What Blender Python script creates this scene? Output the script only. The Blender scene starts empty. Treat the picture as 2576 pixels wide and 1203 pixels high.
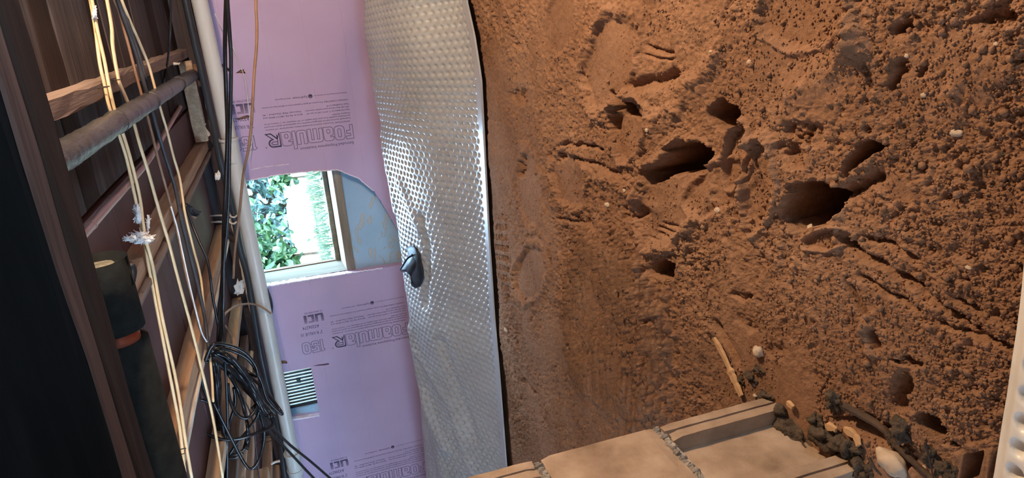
import bpy, bmesh, math, random
import numpy as np
from mathutils import Vector, Matrix, noise as mnoise
from mathutils.geometry import tessellate_polygon
random.seed(7); rng = np.random.default_rng(7)
scene = bpy.context.scene
COL = scene.collection
EYE = 0.65            # camera height above the dirt at the block pier

# ------------------------------------------------------------------ camera
RM = np.array([[0.94710588, 0.06505733, -0.31425786],
               [-0.16295639, 0.94109327, -0.29629154],
               [0.27647002, 0.33182979, 0.90191647]])   # camera axes (right, down, forward) in (down, left, north)
FPX = 1710.06
def axis(i): return Vector((-RM[i][1], RM[i][2], -RM[i][0]))
cam_data = bpy.data.cameras.new('camera'); cam = bpy.data.objects.new('camera', cam_data); COL.objects.link(cam)
cr, cd, cf = axis(0), axis(1), axis(2)
cam.matrix_world = Matrix(((cr.x, -cd.x, -cf.x, 0), (cr.y, -cd.y, -cf.y, 0), (cr.z, -cd.z, -cf.z, EYE), (0, 0, 0, 1)))
cam_data.sensor_width = 36; cam_data.sensor_fit = 'HORIZONTAL'; cam_data.lens = FPX / 2576 * 36; cam_data.clip_start = 0.02
scene.camera = cam

# ------------------------------------------------------------------ world, sun, lamp, exposure
scene.view_settings.view_transform = 'Standard'; scene.view_settings.look = 'None'
scene.view_settings.gamma = 1; scene.view_settings.use_curve_mapping = False
scene.view_settings.exposure = 0.0
world = bpy.data.worlds.new('world'); scene.world = world; world.use_nodes = True
bg = world.node_tree.nodes['Background']; bg.inputs[0].default_value = (0.45, 0.71, 1.0, 1); bg.inputs[1].default_value = 44.0
sun = bpy.data.lights.new('sun', 'SUN'); sun.energy = 26; sun.angle = 0.009; sun.color = (1, .95, .87)
so = bpy.data.objects.new('sun', sun); COL.objects.link(so); so.rotation_euler = (math.radians(33), 0, math.radians(-20))
lamp = bpy.data.lights.new('work_lamp', 'POINT'); lamp.energy = 120; lamp.color = (1, .72, .46); lamp.shadow_soft_size = 0.05
lo = bpy.data.objects.new('work_lamp', lamp); COL.objects.link(lo); lo.location = (0.84, 1.22, EYE + 0.24)
for nm, loc, sx, sy in (('window_portal', (-.9, 3.44, EYE + .07), .62, .42), ('vent_portal', (-1.82, 3.44, EYE + .19), .3, .16)):
    a = bpy.data.lights.new(nm, 'AREA'); a.shape = 'RECTANGLE'; a.size = sx; a.size_y = sy; a.cycles.is_portal = True
    ao = bpy.data.objects.new(nm, a); COL.objects.link(ao); ao.location = loc; ao.rotation_euler = (-math.radians(90), 0, 0)

# ------------------------------------------------------------------ rays: a picture point put on a real plane of the room
def ray(x, y):
    d = np.array([(x - 1288) / FPX, (y - 601.5) / FPX, 1.0]); w = RM.T @ d
    return Vector((-w[1], w[2], -w[0]))
def atY(x, y, Y): r = ray(x, y); r = r * (Y / r.y); return Vector((r.x, r.y, r.z + EYE))
def atZ(x, y, z): r = ray(x, y); r = r * ((z - EYE) / r.z); return Vector((r.x, r.y, z))
def G(x, y): return atZ(x, y, 0.0)

# ------------------------------------------------------------------ object helpers
def tag(o, label=None, cat=None, group=None, kind=None):
    if label: o['label'] = label
    if cat: o['category'] = cat
    if group: o['group'] = group
    if kind: o['kind'] = kind
    return o
def empty(name, loc, label=None, cat=None, group=None, kind=None):
    o = bpy.data.objects.new(name, None); COL.objects.link(o); o.location = loc; o.empty_display_size = .05
    return tag(o, label, cat, group, kind)
def link(name, me, mat, parent=None, origin=None, smooth=False):
    """vertices are in world space; origin moves them to the object's own base"""
    o = bpy.data.objects.new(name, me); COL.objects.link(o)
    root = parent
    if parent is not None:
        org = Vector((0, 0, 0)); p = parent
        while p is not None: org += p.location; p = p.parent
        o.parent = parent
        me.transform(Matrix.Translation(-org))
    else:
        n = len(me.vertices)
        co = np.empty(n * 3, 'f'); me.vertices.foreach_get('co', co); co = co.reshape(-1, 3)
        lo_, hi_ = co.min(0), co.max(0)
        org = Vector(((lo_[0] + hi_[0]) / 2, (lo_[1] + hi_[1]) / 2, lo_[2])) if origin is None else Vector(origin)
        me.transform(Matrix.Translation(-org)); o.location = org
    if mat is not None: me.materials.append(mat)
    if smooth: me.polygons.foreach_set('use_smooth', [True] * len(me.polygons))
    me.update()
    return o
class MB:
    def __init__(s): s.v = []; s.f = []
    def add(s, vs, fs):
        n = len(s.v); s.v += [tuple(v) for v in vs]; s.f += [tuple(i + n for i in f) for f in fs]; return s
    def box(s, a, b):
        x0, y0, z0 = [min(p, q) for p, q in zip(a, b)]; x1, y1, z1 = [max(p, q) for p, q in zip(a, b)]
        v = [(x0, y0, z0), (x1, y0, z0), (x1, y1, z0), (x0, y1, z0), (x0, y0, z1), (x1, y0, z1), (x1, y1, z1), (x0, y1, z1)]
        return s.add(v, [(3, 2, 1, 0), (4, 5, 6, 7), (0, 1, 5, 4), (1, 2, 6, 5), (2, 3, 7, 6), (3, 0, 4, 7)])
    def sweep(s, path, prof, up=Vector((0, 0, 1)), scale=None, cap=True, closed=False, twist=None):
        P = [Vector(p) for p in path]; n = len(P); m = len(prof); vs = []; prev = None
        for i in range(n):
            if closed: t = P[(i + 1) % n] - P[i - 1]
            else: t = P[min(i + 1, n - 1)] - P[max(i - 1, 0)]
            t.normalize()
            if prev is None:
                a = up - t * up.dot(t)
                if a.length < 1e-4: a = Vector((1, 0, 0)) - t * t.x
            else:
                a = prev - t * prev.dot(t)
            a.normalize(); prev = a; b = t.cross(a)
            k = 1 if scale is None else scale[i]
            ca, sa = (1, 0) if twist is None else (math.cos(twist[i]), math.sin(twist[i]))
            for (u, w) in prof:
                u, w = u * ca - w * sa, u * sa + w * ca
                vs.append(P[i] + b * (u * k) + a * (w * k))
        fs = []
        for i in range(n if closed else n - 1):
            j = (i + 1) % n
            for q in range(m):
                r = (q + 1) % m
                fs.append((i * m + q, i * m + r, j * m + r, j * m + q))
        if cap and not closed:
            fs.append(tuple(range(m - 1, -1, -1))); fs.append(tuple((n - 1) * m + q for q in range(m)))
        return s.add(vs, fs)
    def tube(s, path, r, n=8, **k):
        return s.sweep(path, [(r * math.cos(2 * math.pi * i / n), r * math.sin(2 * math.pi * i / n)) for i in range(n)], **k)
    def mesh(s, name):
        me = bpy.data.meshes.new(name); me.from_pydata(s.v, [], s.f); me.update(); return me
    def build(s, name, mat, parent=None, smooth=False, origin=None):
        return link(name, s.mesh(name), mat, parent, origin, smooth)
def spline(pts, n=10):
    P = [Vector(p) for p in pts]; P = [P[0] * 2 - P[1]] + P + [P[-1] * 2 - P[-2]]; out = []
    for i in range(1, len(P) - 2):
        a, b, c, d = P[i - 1:i + 3]
        for k in range(n):
            t = k / n
            out.append(.5 * ((2 * b) + (c - a) * t + (2 * a - 5 * b + 4 * c - d) * t * t + (3 * b - a - 3 * c + d) * t ** 3))
    return out + [P[-2]]
def beam(mb, p0, p1, w, h, up=Vector((0, 0, 1)), segs=14, jit=.0015, ch=.003, seed=0):
    """sawn timber: rectangle with eased corners swept along, edges slightly uneven; p0, p1 are the centre line"""
    r = random.Random(seed); p0, p1 = Vector(p0), Vector(p1); n0 = len(mb.v)
    a, b = w / 2, h / 2
    prof = [(-a + ch, -b), (a - ch, -b), (a, -b + ch), (a, b - ch), (a - ch, b), (-a + ch, b), (-a, b - ch), (-a, -b + ch)]
    mb.sweep([p0.lerp(p1, i / segs) for i in range(segs + 1)], prof, up)
    for i in range(n0, len(mb.v)):
        v = mb.v[i]; mb.v[i] = tuple(c + r.uniform(-jit, jit) for c in v)
    return mb
def plate(mb, outer, holes, to3d, depth):
    """a board with a free outline and cut-outs; to3d(u, v, d) maps outline and depth to the room"""
    loops = [outer] + list(holes); flat = [p for l in loops for p in l]
    tris = tessellate_polygon([[Vector((p[0], p[1], 0)) for p in l] for l in loops])
    n = len(flat)
    def area(t): (ax, ay), (bx, by), (cx, cy) = [flat[i] for i in t]; return (bx - ax) * (cy - ay) - (cx - ax) * (by - ay)
    vs = [to3d(u, v, 0) for u, v in flat] + [to3d(u, v, depth) for u, v in flat]; fs = []
    for t in tris:
        t = tuple(t) if area(t) > 0 else tuple(reversed(t))
        fs.append(t); fs.append(tuple(i + n for i in reversed(t)))
    k = 0
    for l in loops:
        m = len(l)
        for i in range(m):
            a, b = k + i, k + (i + 1) % m; fs.append((a, a + n, b + n, b))
        k += m
    mb.add(vs, fs); return mb
def recalc(me):
    bm = bmesh.new(); bm.from_mesh(me); bmesh.ops.recalc_face_normals(bm, faces=bm.faces); bm.to_mesh(me); bm.free()
def ragged(pts, step, amp, seed, closed=False):
    r = random.Random(seed); out = []
    P = list(pts) + ([pts[0]] if closed else [])
    for (a, b) in zip(P[:-1], P[1:]):
        L = math.dist(a, b); n = max(1, int(L / step))
        for i in range(n):
            t = i / n; j = amp if i else amp * .3
            out.append((a[0] + (b[0] - a[0]) * t + r.uniform(-j, j), a[1] + (b[1] - a[1]) * t + r.uniform(-j, j)))
    if not closed: out.append(tuple(P[-1]))
    return out
def blob(mb, c, size, seed, rough=.25, sub=2, rot=None, freq=1.6, fine=0):
    bm = bmesh.new(); bmesh.ops.create_icosphere(bm, subdivisions=sub, radius=1)
    off = Vector((seed * 3.7, seed * 1.3, seed * 7.1)); R = (rot or Matrix.Identity(3))
    vs = []
    for v in bm.verts:
        k = 1 + rough * mnoise.noise(v.co * freq + off) * 1.6 + rough * .4 * mnoise.noise(v.co * freq * 3 + off)
        if fine: k += fine * mnoise.noise(v.co * 7 + off) + fine * .6 * mnoise.noise(v.co * 15 + off)
        p = Vector((v.co.x * size[0], v.co.y * size[1], v.co.z * size[2])) * k
        vs.append(R @ p + Vector(c))
    fs = [tuple(v.index for v in f.verts) for f in bm.faces]; bm.free()
    return mb.add(vs, fs)

# ------------------------------------------------------------------ materials
def new_mat(name):
    m = bpy.data.materials.new(name); m.use_nodes = True; nt = m.node_tree
    return m, nt, nt.nodes['Principled BSDF']
def N(nt, kind, **inp):
    n = nt.nodes.new(kind)
    for k, v in inp.items():
        if k in n.inputs: n.inputs[k].default_value = v
        else: setattr(n, k, v)
    return n
def coords(nt, scale=(1, 1, 1), kind='Object'):
    tc = nt.nodes.new('ShaderNodeTexCoord'); mp = nt.nodes.new('ShaderNodeMapping'); mp.inputs['Scale'].default_value = scale
    nt.links.new(tc.outputs[kind], mp.inputs[0]); return mp.outputs[0]
def ramp(nt, fac, stops):
    r = nt.nodes.new('ShaderNodeValToRGB'); e = r.color_ramp.elements
    while len(e) < len(stops): e.new(.5)
    for el, (p, c) in zip(e, stops): el.position = p; el.color = (*c, 1)
    nt.links.new(fac, r.inputs[0]); return r.outputs[0]
def noise_mat(name, stops, scale=8, detail=6, rough=.8, stretch=(1, 1, 1), bump=.2, bscale=None, metal=0, dist=.01, spec=.3, distort=0, bstretch=None):
    m, nt, b = new_mat(name); v = coords(nt, stretch)
    n = N(nt, 'ShaderNodeTexNoise', Scale=scale, Detail=detail, Roughness=.6, Distortion=distort); nt.links.new(v, n.inputs['Vector'])
    nt.links.new(ramp(nt, n.outputs[0], stops), b.inputs['Base Color'])
    b.inputs['Roughness'].default_value = rough; b.inputs['Metallic'].default_value = metal; b.inputs['Specular IOR Level'].default_value = spec
    if bump:
        n2 = N(nt, 'ShaderNodeTexNoise', Scale=bscale or scale * 3, Detail=5.0, Roughness=.65)
        nt.links.new(coords(nt, bstretch) if bstretch else v, n2.inputs['Vector'])
        bp = N(nt, 'ShaderNodeBump', Strength=bump, Distance=dist); nt.links.new(n2.outputs[0], bp.inputs['Height']); nt.links.new(bp.outputs[0], b.inputs['Normal'])
    return m
def wood(name, dark, light, along='Y', grain=55, rough=.75, bump=.25, spec=.3):
    st = {'X': (.06, 1, 1), 'Y': (1, .06, 1), 'Z': (1, 1, .06)}[along]
    return noise_mat(name, [(.3, dark), (.55, [(a + b) / 2 for a, b in zip(dark, light)]), (.72, light)], grain, 7, rough, st, bump, grain * 2.2, dist=.003, distort=.6, spec=spec)
M = {}
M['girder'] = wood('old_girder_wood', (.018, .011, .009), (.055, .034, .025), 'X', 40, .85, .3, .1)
M['girder_shade'] = wood('shaded_girder_wood', (.003, .0026, .0026), (.008, .007, .0065), 'X', 40, .9, .2, .08)  # shade on the girder's near face, painted in as near-black wood
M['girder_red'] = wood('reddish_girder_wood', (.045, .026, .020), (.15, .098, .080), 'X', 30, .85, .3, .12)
M['joist'] = wood('sawn_joist_wood', (.27, .14, .075), (.48, .29, .17), 'Y', 60)
M['joist_grey'] = wood('aged_joist_wood', (.12, .078, .058), (.26, .18, .14), 'Y', 50, bump=.5)
M['joist_tan'] = wood('pale_new_joist_wood', (.34, .21, .13), (.60, .42, .28), 'Y', 55)
M['pale_wood'] = wood('pale_strip_wood', (.45, .36, .28), (.72, .62, .5), 'Y', 50)
M['board_grey'] = wood('grey_weathered_board', (.025, .018, .016), (.10, .076, .068), 'X', 48, bump=.6, spec=.15)
M['board_brown'] = wood('brown_rough_board', (.012, .007, .0055), (.042, .024, .018), 'X', 40, bump=.5, spec=.1)
M['panel'] = noise_mat('smooth_red_brown_panel', [(.3, (.075, .032, .030)), (.7, (.12, .056, .050))], 5, 6, .7, (1, .5, 1), .08, 30)
M['sill'] = noise_mat('dark_sill_timber', [(.3, (.025, .02, .025)), (.7, (.08, .06, .065))], 12, 6, .8, (.2, 1, 1), .3)
M['deck_back'] = noise_mat('subfloor', [(.3, (.03, .02, .015)), (.7, (.06, .04, .03))], 6, 5, .9)
M['concrete'] = noise_mat('cast_concrete', [(.3, (.22, .22, .21)), (.7, (.36, .35, .33))], 6, 8, .9, bump=.3, bscale=60)
M['frame_wood'] = wood('weathered_frame_wood', (.15, .115, .08), (.30, .245, .18), 'X', 40)
M['frame_brown'] = wood('brown_frame_stop', (.08, .045, .026), (.18, .11, .065), 'Z', 40)
M['frame_pale'] = wood('pale_frame_wood', (.11, .092, .062), (.19, .16, .115), 'Z', 40)
M['pvc'] = noise_mat('white_plastic_pipe', [(.3, (.42, .41, .385)), (.7, (.48, .465, .44))], 6, 4, .32, (.3, 1, 1), .02, 40, spec=.5)
M['abs'] = noise_mat('black_plastic_pipe', [(.3, (.02, .024, .032)), (.7, (.04, .045, .055))], 8, 4, .35, (.3, 1, 1), .05, 40, spec=.5)
M['cable_tan'] = noise_mat('yellowed_cable_sheath', [(.3, (.66, .46, .24)), (.7, (.80, .60, .36))], 25, 4, .5, bump=.15, bscale=60, dist=.003)
M['cable_brown'] = noise_mat('brown_cable_sheath', [(.3, (.20, .105, .06)), (.7, (.32, .18, .11))], 25, 4, .5, bump=.1)
M['cable_black'] = noise_mat('black_cable_sheath', [(.3, (.008, .008, .010)), (.7, (.016, .016, .019))], 20, 3, .25, bump=.04, spec=.35)
M['cable_grey'] = noise_mat('dull_dark_cable', [(.3, (.03, .028, .03)), (.7, (.055, .05, .05))], 20, 3, .5, bump=.05)
M['white_wire'] = noise_mat('pale_thin_wire', [(.3, (.5, .48, .46)), (.7, (.7, .68, .66))], 20, 3, .4, bump=0)
M['tuft'] = noise_mat('white_fibre', [(.3, (.72, .70, .68)), (.7, (.85, .83, .81))], 30, 6, 1, bump=.8, bscale=90, dist=.01)
M['sleeve'] = noise_mat('grey_wrinkled_foam_sleeve', [(.3, (.022, .020, .019)), (.7, (.060, .055, .052))], 14, 5, .30, (1, .6, 1), .55, 45, dist=.012, spec=.5, bstretch=(1.2, .5, 1.2))
M['sleeve_dark'] = noise_mat('dark_green_grey_foam_sleeve', [(.3, (.006, .0068, .0066)), (.7, (.014, .0155, .015))], 60, 5, .9, bump=.35, bscale=150, dist=.003, spec=.12)
M['sleeve_lit'] = noise_mat('lamplit_foam_end', [(.35, (.07, .062, .045)), (.65, (.22, .19, .13))], 120, 5, .9, bump=.4, bscale=150, dist=.003)  # lamplight on the sleeve end, put into a lighter tan colour
M['red_copper'] = noise_mat('red_brown_copper', [(.3, (.28, .07, .04)), (.7, (.42, .13, .08))], 20, 4, .4, bump=.05, metal=.3)
M['copper'] = noise_mat('dull_copper_tube', [(.3, (.42, .25, .21)), (.7, (.60, .42, .38))], 20, 4, .38, (1, .2, 1), .05, metal=.6)
M['tie'] = noise_mat('pale_plastic_strap', [(.3, (.5, .44, .40)), (.7, (.62, .56, .5))], 20, 3, .5, bump=0)
M['staple'] = noise_mat('dark_steel_staple', [(.3, (.03, .025, .025)), (.7, (.08, .06, .05))], 30, 3, .5, metal=.7, bump=0)
M['ink'] = noise_mat('dark_blue_print', [(.3, (.025, .022, .06)), (.7, (.05, .042, .10))], 120, 4, .7, bump=0)
M['rubber'] = noise_mat('black_rubber', [(.3, (.014, .016, .020)), (.7, (.035, .036, .042))], 25, 5, .42, bump=.15, bscale=60, dist=.004, spec=.22)
M['block'] = noise_mat('grey_tan_block', [(.28, (.20, .13, .085)), (.5, (.34, .235, .16)), (.72, (.46, .34, .245))], 14, 9, .95, bump=.45, bscale=110, dist=.004)
M['mortar'] = noise_mat('crumbling_mortar', [(.3, (.22, .18, .14)), (.7, (.48, .41, .34))], 45, 6, 1, bump=.8, bscale=80, dist=.01)
M['pebble'] = noise_mat('pale_stone', [(.3, (.40, .29, .20)), (.7, (.62, .48, .36))], 30, 5, .8, bump=.25, bscale=80, dist=.003)
M['clump'] = noise_mat('dark_soil_clump', [(.3, (.045, .031, .022)), (.7, (.15, .105, .072))], 30, 8, 1, bump=1, bscale=70, dist=.012)
M['chip'] = wood('fresh_wood_chip', (.42, .22, .10), (.70, .45, .24), 'Y', 60)
M['metal_vent'] = noise_mat('weathered_vent_metal', [(.3, (.035, .04, .04)), (.7, (.09, .10, .10))], 20, 5, .55, metal=.4, bump=.1)
M['root'] = noise_mat('dark_root', [(.3, (.05, .03, .02)), (.7, (.12, .075, .05))], 40, 5, .9, bump=.4)
M['foam_cut'] = noise_mat('pale_cut_foam', [(.3, (.72, .62, .74)), (.7, (.86, .78, .86))], 60, 5, .9, bump=.5, bscale=120)
M['debris'] = wood('brown_fibre_scrap', (.14, .075, .045), (.34, .20, .12), 'Z', 60)

# pink rigid foam: faint scoring lines along the board, scuffs
def foam_mat():
    m, nt, b = new_mat('pink_rigid_foam'); v = coords(nt)
    n = N(nt, 'ShaderNodeTexNoise', Scale=3.0, Detail=5.0); nt.links.new(v, n.inputs[0])
    base = ramp(nt, n.outputs[0], [(.3, (.41, .29, .445)), (.7, (.46, .335, .49))])
    n2 = N(nt, 'ShaderNodeTexNoise', Scale=16.0, Detail=9.0, Roughness=.75); nt.links.new(coords(nt, (1.2, 1, 1)), n2.inputs[0])
    fac = ramp(nt, n2.outputs[0], [(.70, (0, 0, 0)), (.78, (.5, .5, .5))])
    mx = N(nt, 'ShaderNodeMixRGB'); mx.inputs[2].default_value = (.20, .11, .15, 1)
    nt.links.new(fac, mx.inputs[0]); nt.links.new(base, mx.inputs[1]); nt.links.new(mx.outputs[0], b.inputs['Base Color'])
    w = N(nt, 'ShaderNodeTexWave', Scale=1.9, Distortion=.0); w.bands_direction = 'Z'; nt.links.new(v, w.inputs[0])
    ln = ramp(nt, w.outputs[1], [(.0, (0, 0, 0)), (.002, (1, 1, 1))])
    bp = N(nt, 'ShaderNodeBump', Strength=.25, Distance=.002); nt.links.new(ln, bp.inputs['Height']); nt.links.new(bp.outputs[0], b.inputs['Normal'])
    b.inputs['Roughness'].default_value = .5; b.inputs['Specular IOR Level'].default_value = .35
    b.inputs['Subsurface Weight'].default_value = 0
    return m
M['foam'] = foam_mat()
# blue-grey coated foundation with tan drips and glue blisters
def wall_mat():
    m, nt, b = new_mat('blue_grey_coated_concrete'); v = coords(nt)
    n = N(nt, 'ShaderNodeTexNoise', Scale=5.0, Detail=8.0); nt.links.new(v, n.inputs[0])
    base = ramp(nt, n.outputs[0], [(.3, (.27, .41, .54)), (.7, (.34, .49, .62))])
    n2 = N(nt, 'ShaderNodeTexNoise', Scale=11.0, Detail=3.0, Distortion=1.4); nt.links.new(coords(nt, (1, 1, 1.6)), n2.inputs[0])
    fac = ramp(nt, n2.outputs[0], [(.60, (0, 0, 0)), (.63, (.85, .85, .85)), (.70, (.4, .4, .4))])
    mx = N(nt, 'ShaderNodeMixRGB'); mx.inputs[2].default_value = (.46, .40, .31, 1)
    nt.links.new(fac, mx.inputs[0]); nt.links.new(base, mx.inputs[1]); nt.links.new(mx.outputs[0], b.inputs['Base Color'])
    bp = N(nt, 'ShaderNodeBump', Strength=.5, Distance=.004); nt.links.new(fac, bp.inputs['Height']); nt.links.new(bp.outputs[0], b.inputs['Normal'])
    b.inputs['Roughness'].default_value = .7
    return m
M['wall'] = wall_mat()
def dirt_mat():
    m, nt, b = new_mat('red_brown_dirt'); v = coords(nt)
    n = N(nt, 'ShaderNodeTexNoise', Scale=3.5, Detail=10.0, Roughness=.62); nt.links.new(v, n.inputs[0])
    base = ramp(nt, n.outputs[0], [(.28, (.25, .128, .072)), (.5, (.34, .185, .110)), (.72, (.43, .25, .155))])
    n3 = N(nt, 'ShaderNodeTexNoise', Scale=90.0, Detail=6.0, Roughness=.7); nt.links.new(v, n3.inputs[0])
    mul = N(nt, 'ShaderNodeMixRGB', blend_type='MULTIPLY'); mul.inputs[0].default_value = .8
    nt.links.new(base, mul.inputs[1]); nt.links.new(ramp(nt, n3.outputs[0], [(.3, (.62, .60, .58)), (.6, (1, 1, 1)), (.78, (1.0, .98, .95))]), mul.inputs[2])
    vo = N(nt, 'ShaderNodeTexVoronoi', Scale=70.0); nt.links.new(v, vo.inputs[0])
    gf = ramp(nt, vo.outputs['Distance'], [(.0, (1, 1, 1)), (.09, (0, 0, 0))])
    sel = N(nt, 'ShaderNodeTexNoise', Scale=40.0, Detail=1.0); nt.links.new(v, sel.inputs[0])
    gs = N(nt, 'ShaderNodeMath', operation='MULTIPLY'); nt.links.new(gf, gs.inputs[0]); nt.links.new(ramp(nt, sel.outputs[0], [(.6, (0, 0, 0)), (.66, (.8, .8, .8))]), gs.inputs[1])
    mx = N(nt, 'ShaderNodeMixRGB'); mx.inputs[2].default_value = (.58, .40, .26, 1)
    nt.links.new(gs.outputs[0], mx.inputs[0]); nt.links.new(mul.outputs[0], mx.inputs[1]); nt.links.new(mx.outputs[0], b.inputs['Base Color'])
    n4 = N(nt, 'ShaderNodeTexNoise', Scale=170.0, Detail=5.0, Roughness=.7); nt.links.new(v, n4.inputs[0])
    bp = N(nt, 'ShaderNodeBump', Strength=.75, Distance=.006); nt.links.new(n4.outputs[0], bp.inputs['Height']); nt.links.new(bp.outputs[0], b.inputs['Normal'])
    b.inputs['Roughness'].default_value = 1; b.inputs['Specular IOR Level'].default_value = .1
    return m
M['dirt'] = dirt_mat()
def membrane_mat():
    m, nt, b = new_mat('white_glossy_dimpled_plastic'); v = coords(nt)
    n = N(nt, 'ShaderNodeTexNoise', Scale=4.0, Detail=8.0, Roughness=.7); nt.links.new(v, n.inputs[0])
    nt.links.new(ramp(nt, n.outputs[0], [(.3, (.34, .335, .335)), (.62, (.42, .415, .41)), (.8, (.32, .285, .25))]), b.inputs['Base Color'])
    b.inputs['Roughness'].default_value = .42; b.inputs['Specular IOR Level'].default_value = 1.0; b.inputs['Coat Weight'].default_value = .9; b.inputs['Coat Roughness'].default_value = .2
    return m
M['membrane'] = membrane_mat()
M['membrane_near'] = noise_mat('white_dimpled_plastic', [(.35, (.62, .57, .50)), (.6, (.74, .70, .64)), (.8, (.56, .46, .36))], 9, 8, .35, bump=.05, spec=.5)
def leaf_mat(name, a, c):
    m = noise_mat(name, [(.3, a), (.7, c)], 25, 3, .5, bump=0); return m
M['leaf'] = leaf_mat('hedge_leaf', (.040, .085, .085), (.11, .17, .165))
M['leaf_light'] = leaf_mat('light_leaf', (.02, .055, .022), (.045, .095, .04))
M['grass'] = leaf_mat('grass_blade', (.03, .055, .03), (.06, .09, .05))
M['dead'] = leaf_mat('dead_leaf', (.03, .016, .014), (.10, .065, .055))
M['gravel'] = noise_mat('garden_soil', [(.3, (.03, .022, .02)), (.7, (.08, .065, .058))], 30, 6, 1, bump=.6)
M['white_wall'] = noise_mat('white_painted_render', [(.3, (.78, .78, .77)), (.7, (.84, .84, .82))], 6, 4, .8, bump=.1)
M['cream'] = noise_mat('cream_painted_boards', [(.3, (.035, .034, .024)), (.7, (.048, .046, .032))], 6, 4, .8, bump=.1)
M['aqua'] = noise_mat('shade_tinted_wall', [(.3, (.26, .48, .45)), (.7, (.32, .55, .51))], 4, 4, .7, bump=.1)  # shade on the white garden wall, put into the colour
M['soil'] = noise_mat('lawn_soil', [(.3, (.09, .12, .05)), (.7, (.16, .18, .08))], 20, 5, 1)

# ================================================================== SETTING
H = lambda r: r + EYE         # heights measured from the eye
ZB = H(.37)                   # underside of the joists
YF = 3.20                     # face of the foam boards
# ---- dirt floor
def hsh(ix, iy, s):
    h = (ix.astype(np.int64) * 374761393 + iy.astype(np.int64) * 668265263 + s * 1442695041) & 0xffffffff
    h = ((h ^ (h >> 13)) * 1274126177) & 0xffffffff
    return ((h ^ (h >> 16)) & 0xffffff) / float(0xffffff)
def vn(x, y, s):
    ix, iy = np.floor(x), np.floor(y); fx, fy = x - ix, y - iy
    fx = fx * fx * fx * (fx * (fx * 6 - 15) + 10); fy = fy * fy * fy * (fy * (fy * 6 - 15) + 10)
    a, b, c, d = hsh(ix, iy, s), hsh(ix + 1, iy, s), hsh(ix, iy + 1, s), hsh(ix + 1, iy + 1, s)
    return (a + (b - a) * fx + (c - a) * fy + (a - b - c + d) * fx * fy) * 2 - 1
def fbm(x, y, s, o=5, g=.5):
    t = 0; k = 1; n = 0
    for i in range(o): t = t + k * vn(x * 2 ** i + 17.3 * i, y * 2 ** i - 9.1 * i, s + i); n += k; k *= g
    return t / n
def worley(x, y, s):
    ix, iy = np.floor(x), np.floor(y); d = np.full(x.shape, 9.)
    for a in (-1, 0, 1):
        for b in (-1, 0, 1):
            cx, cy = ix + a, iy + b
            d = np.minimum(d, (cx + hsh(cx, cy, s) - x) ** 2 + (cy + hsh(cx, cy, s + 50) - y) ** 2)
    return np.sqrt(d)
ss = lambda e0, e1, x: (lambda t: t * t * (3 - 2 * t))(np.clip((x - e0) / (e1 - e0), 0, 1))
def ell(x, y, c, a, b, wob=.0, s=3):
    """normalised radius of an ellipse given by three picture points on the ground: centre and the ends of two half axes"""
    C, A, B = G(*c), G(*a), G(*b); A -= C; B -= C
    det = A.x * B.y - A.y * B.x; dx, dy = x - C.x, y - C.y
    u = (dx * B.y - dy * B.x) / det; v = (A.x * dy - A.y * dx) / det
    r = np.sqrt(u * u + v * v)
    return r * (1 + wob * fbm(x * 22, y * 22, s, 4, .6)) if wob else r
def segd(x, y, a, b):
    A, B = G(*a), G(*b); d = B - A; L2 = d.x ** 2 + d.y ** 2
    t = np.clip(((x - A.x) * d.x + (y - A.y) * d.y) / L2, 0, 1)
    return np.hypot(x - A.x - t * d.x, y - A.y - t * d.y), t
SMOOTH = [  # footprints and pressed patches: centre, half-axis ends, depth
    ((1515, 170), (1545, 30), (1580, 180), .018), ((1575, 335), (1570, 415), (1618, 325), .022), ((1425, 455), (1440, 530), (1465, 440), .012),
    ((1328, 480), (1320, 380), (1362, 480), .010), ((1680, 500), (1640, 620), (1765, 520), .020), ((1845, 395), (1870, 310), (1880, 410), .016),
    ((1905, 470), (1910, 350), (1950, 480), .020), ((2075, 602), (2140, 590), (2080, 630), .010), ((1335, 690), (1330, 760), (1375, 690), .016),
    ((1780, 480), (1840, 400), (1850, 500), .010), ((2030, 150), (2190, 30), (2120, 240), .0), ((2390, 190), (2560, 90), (2450, 290), .0),
    ((2230, 470), (2200, 420), (2280, 480), .006), ((1400, 60), (1420, -30), (1440, 70), .006), ((2020, 30), (2130, -40), (2080, 110), .012)]
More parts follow.
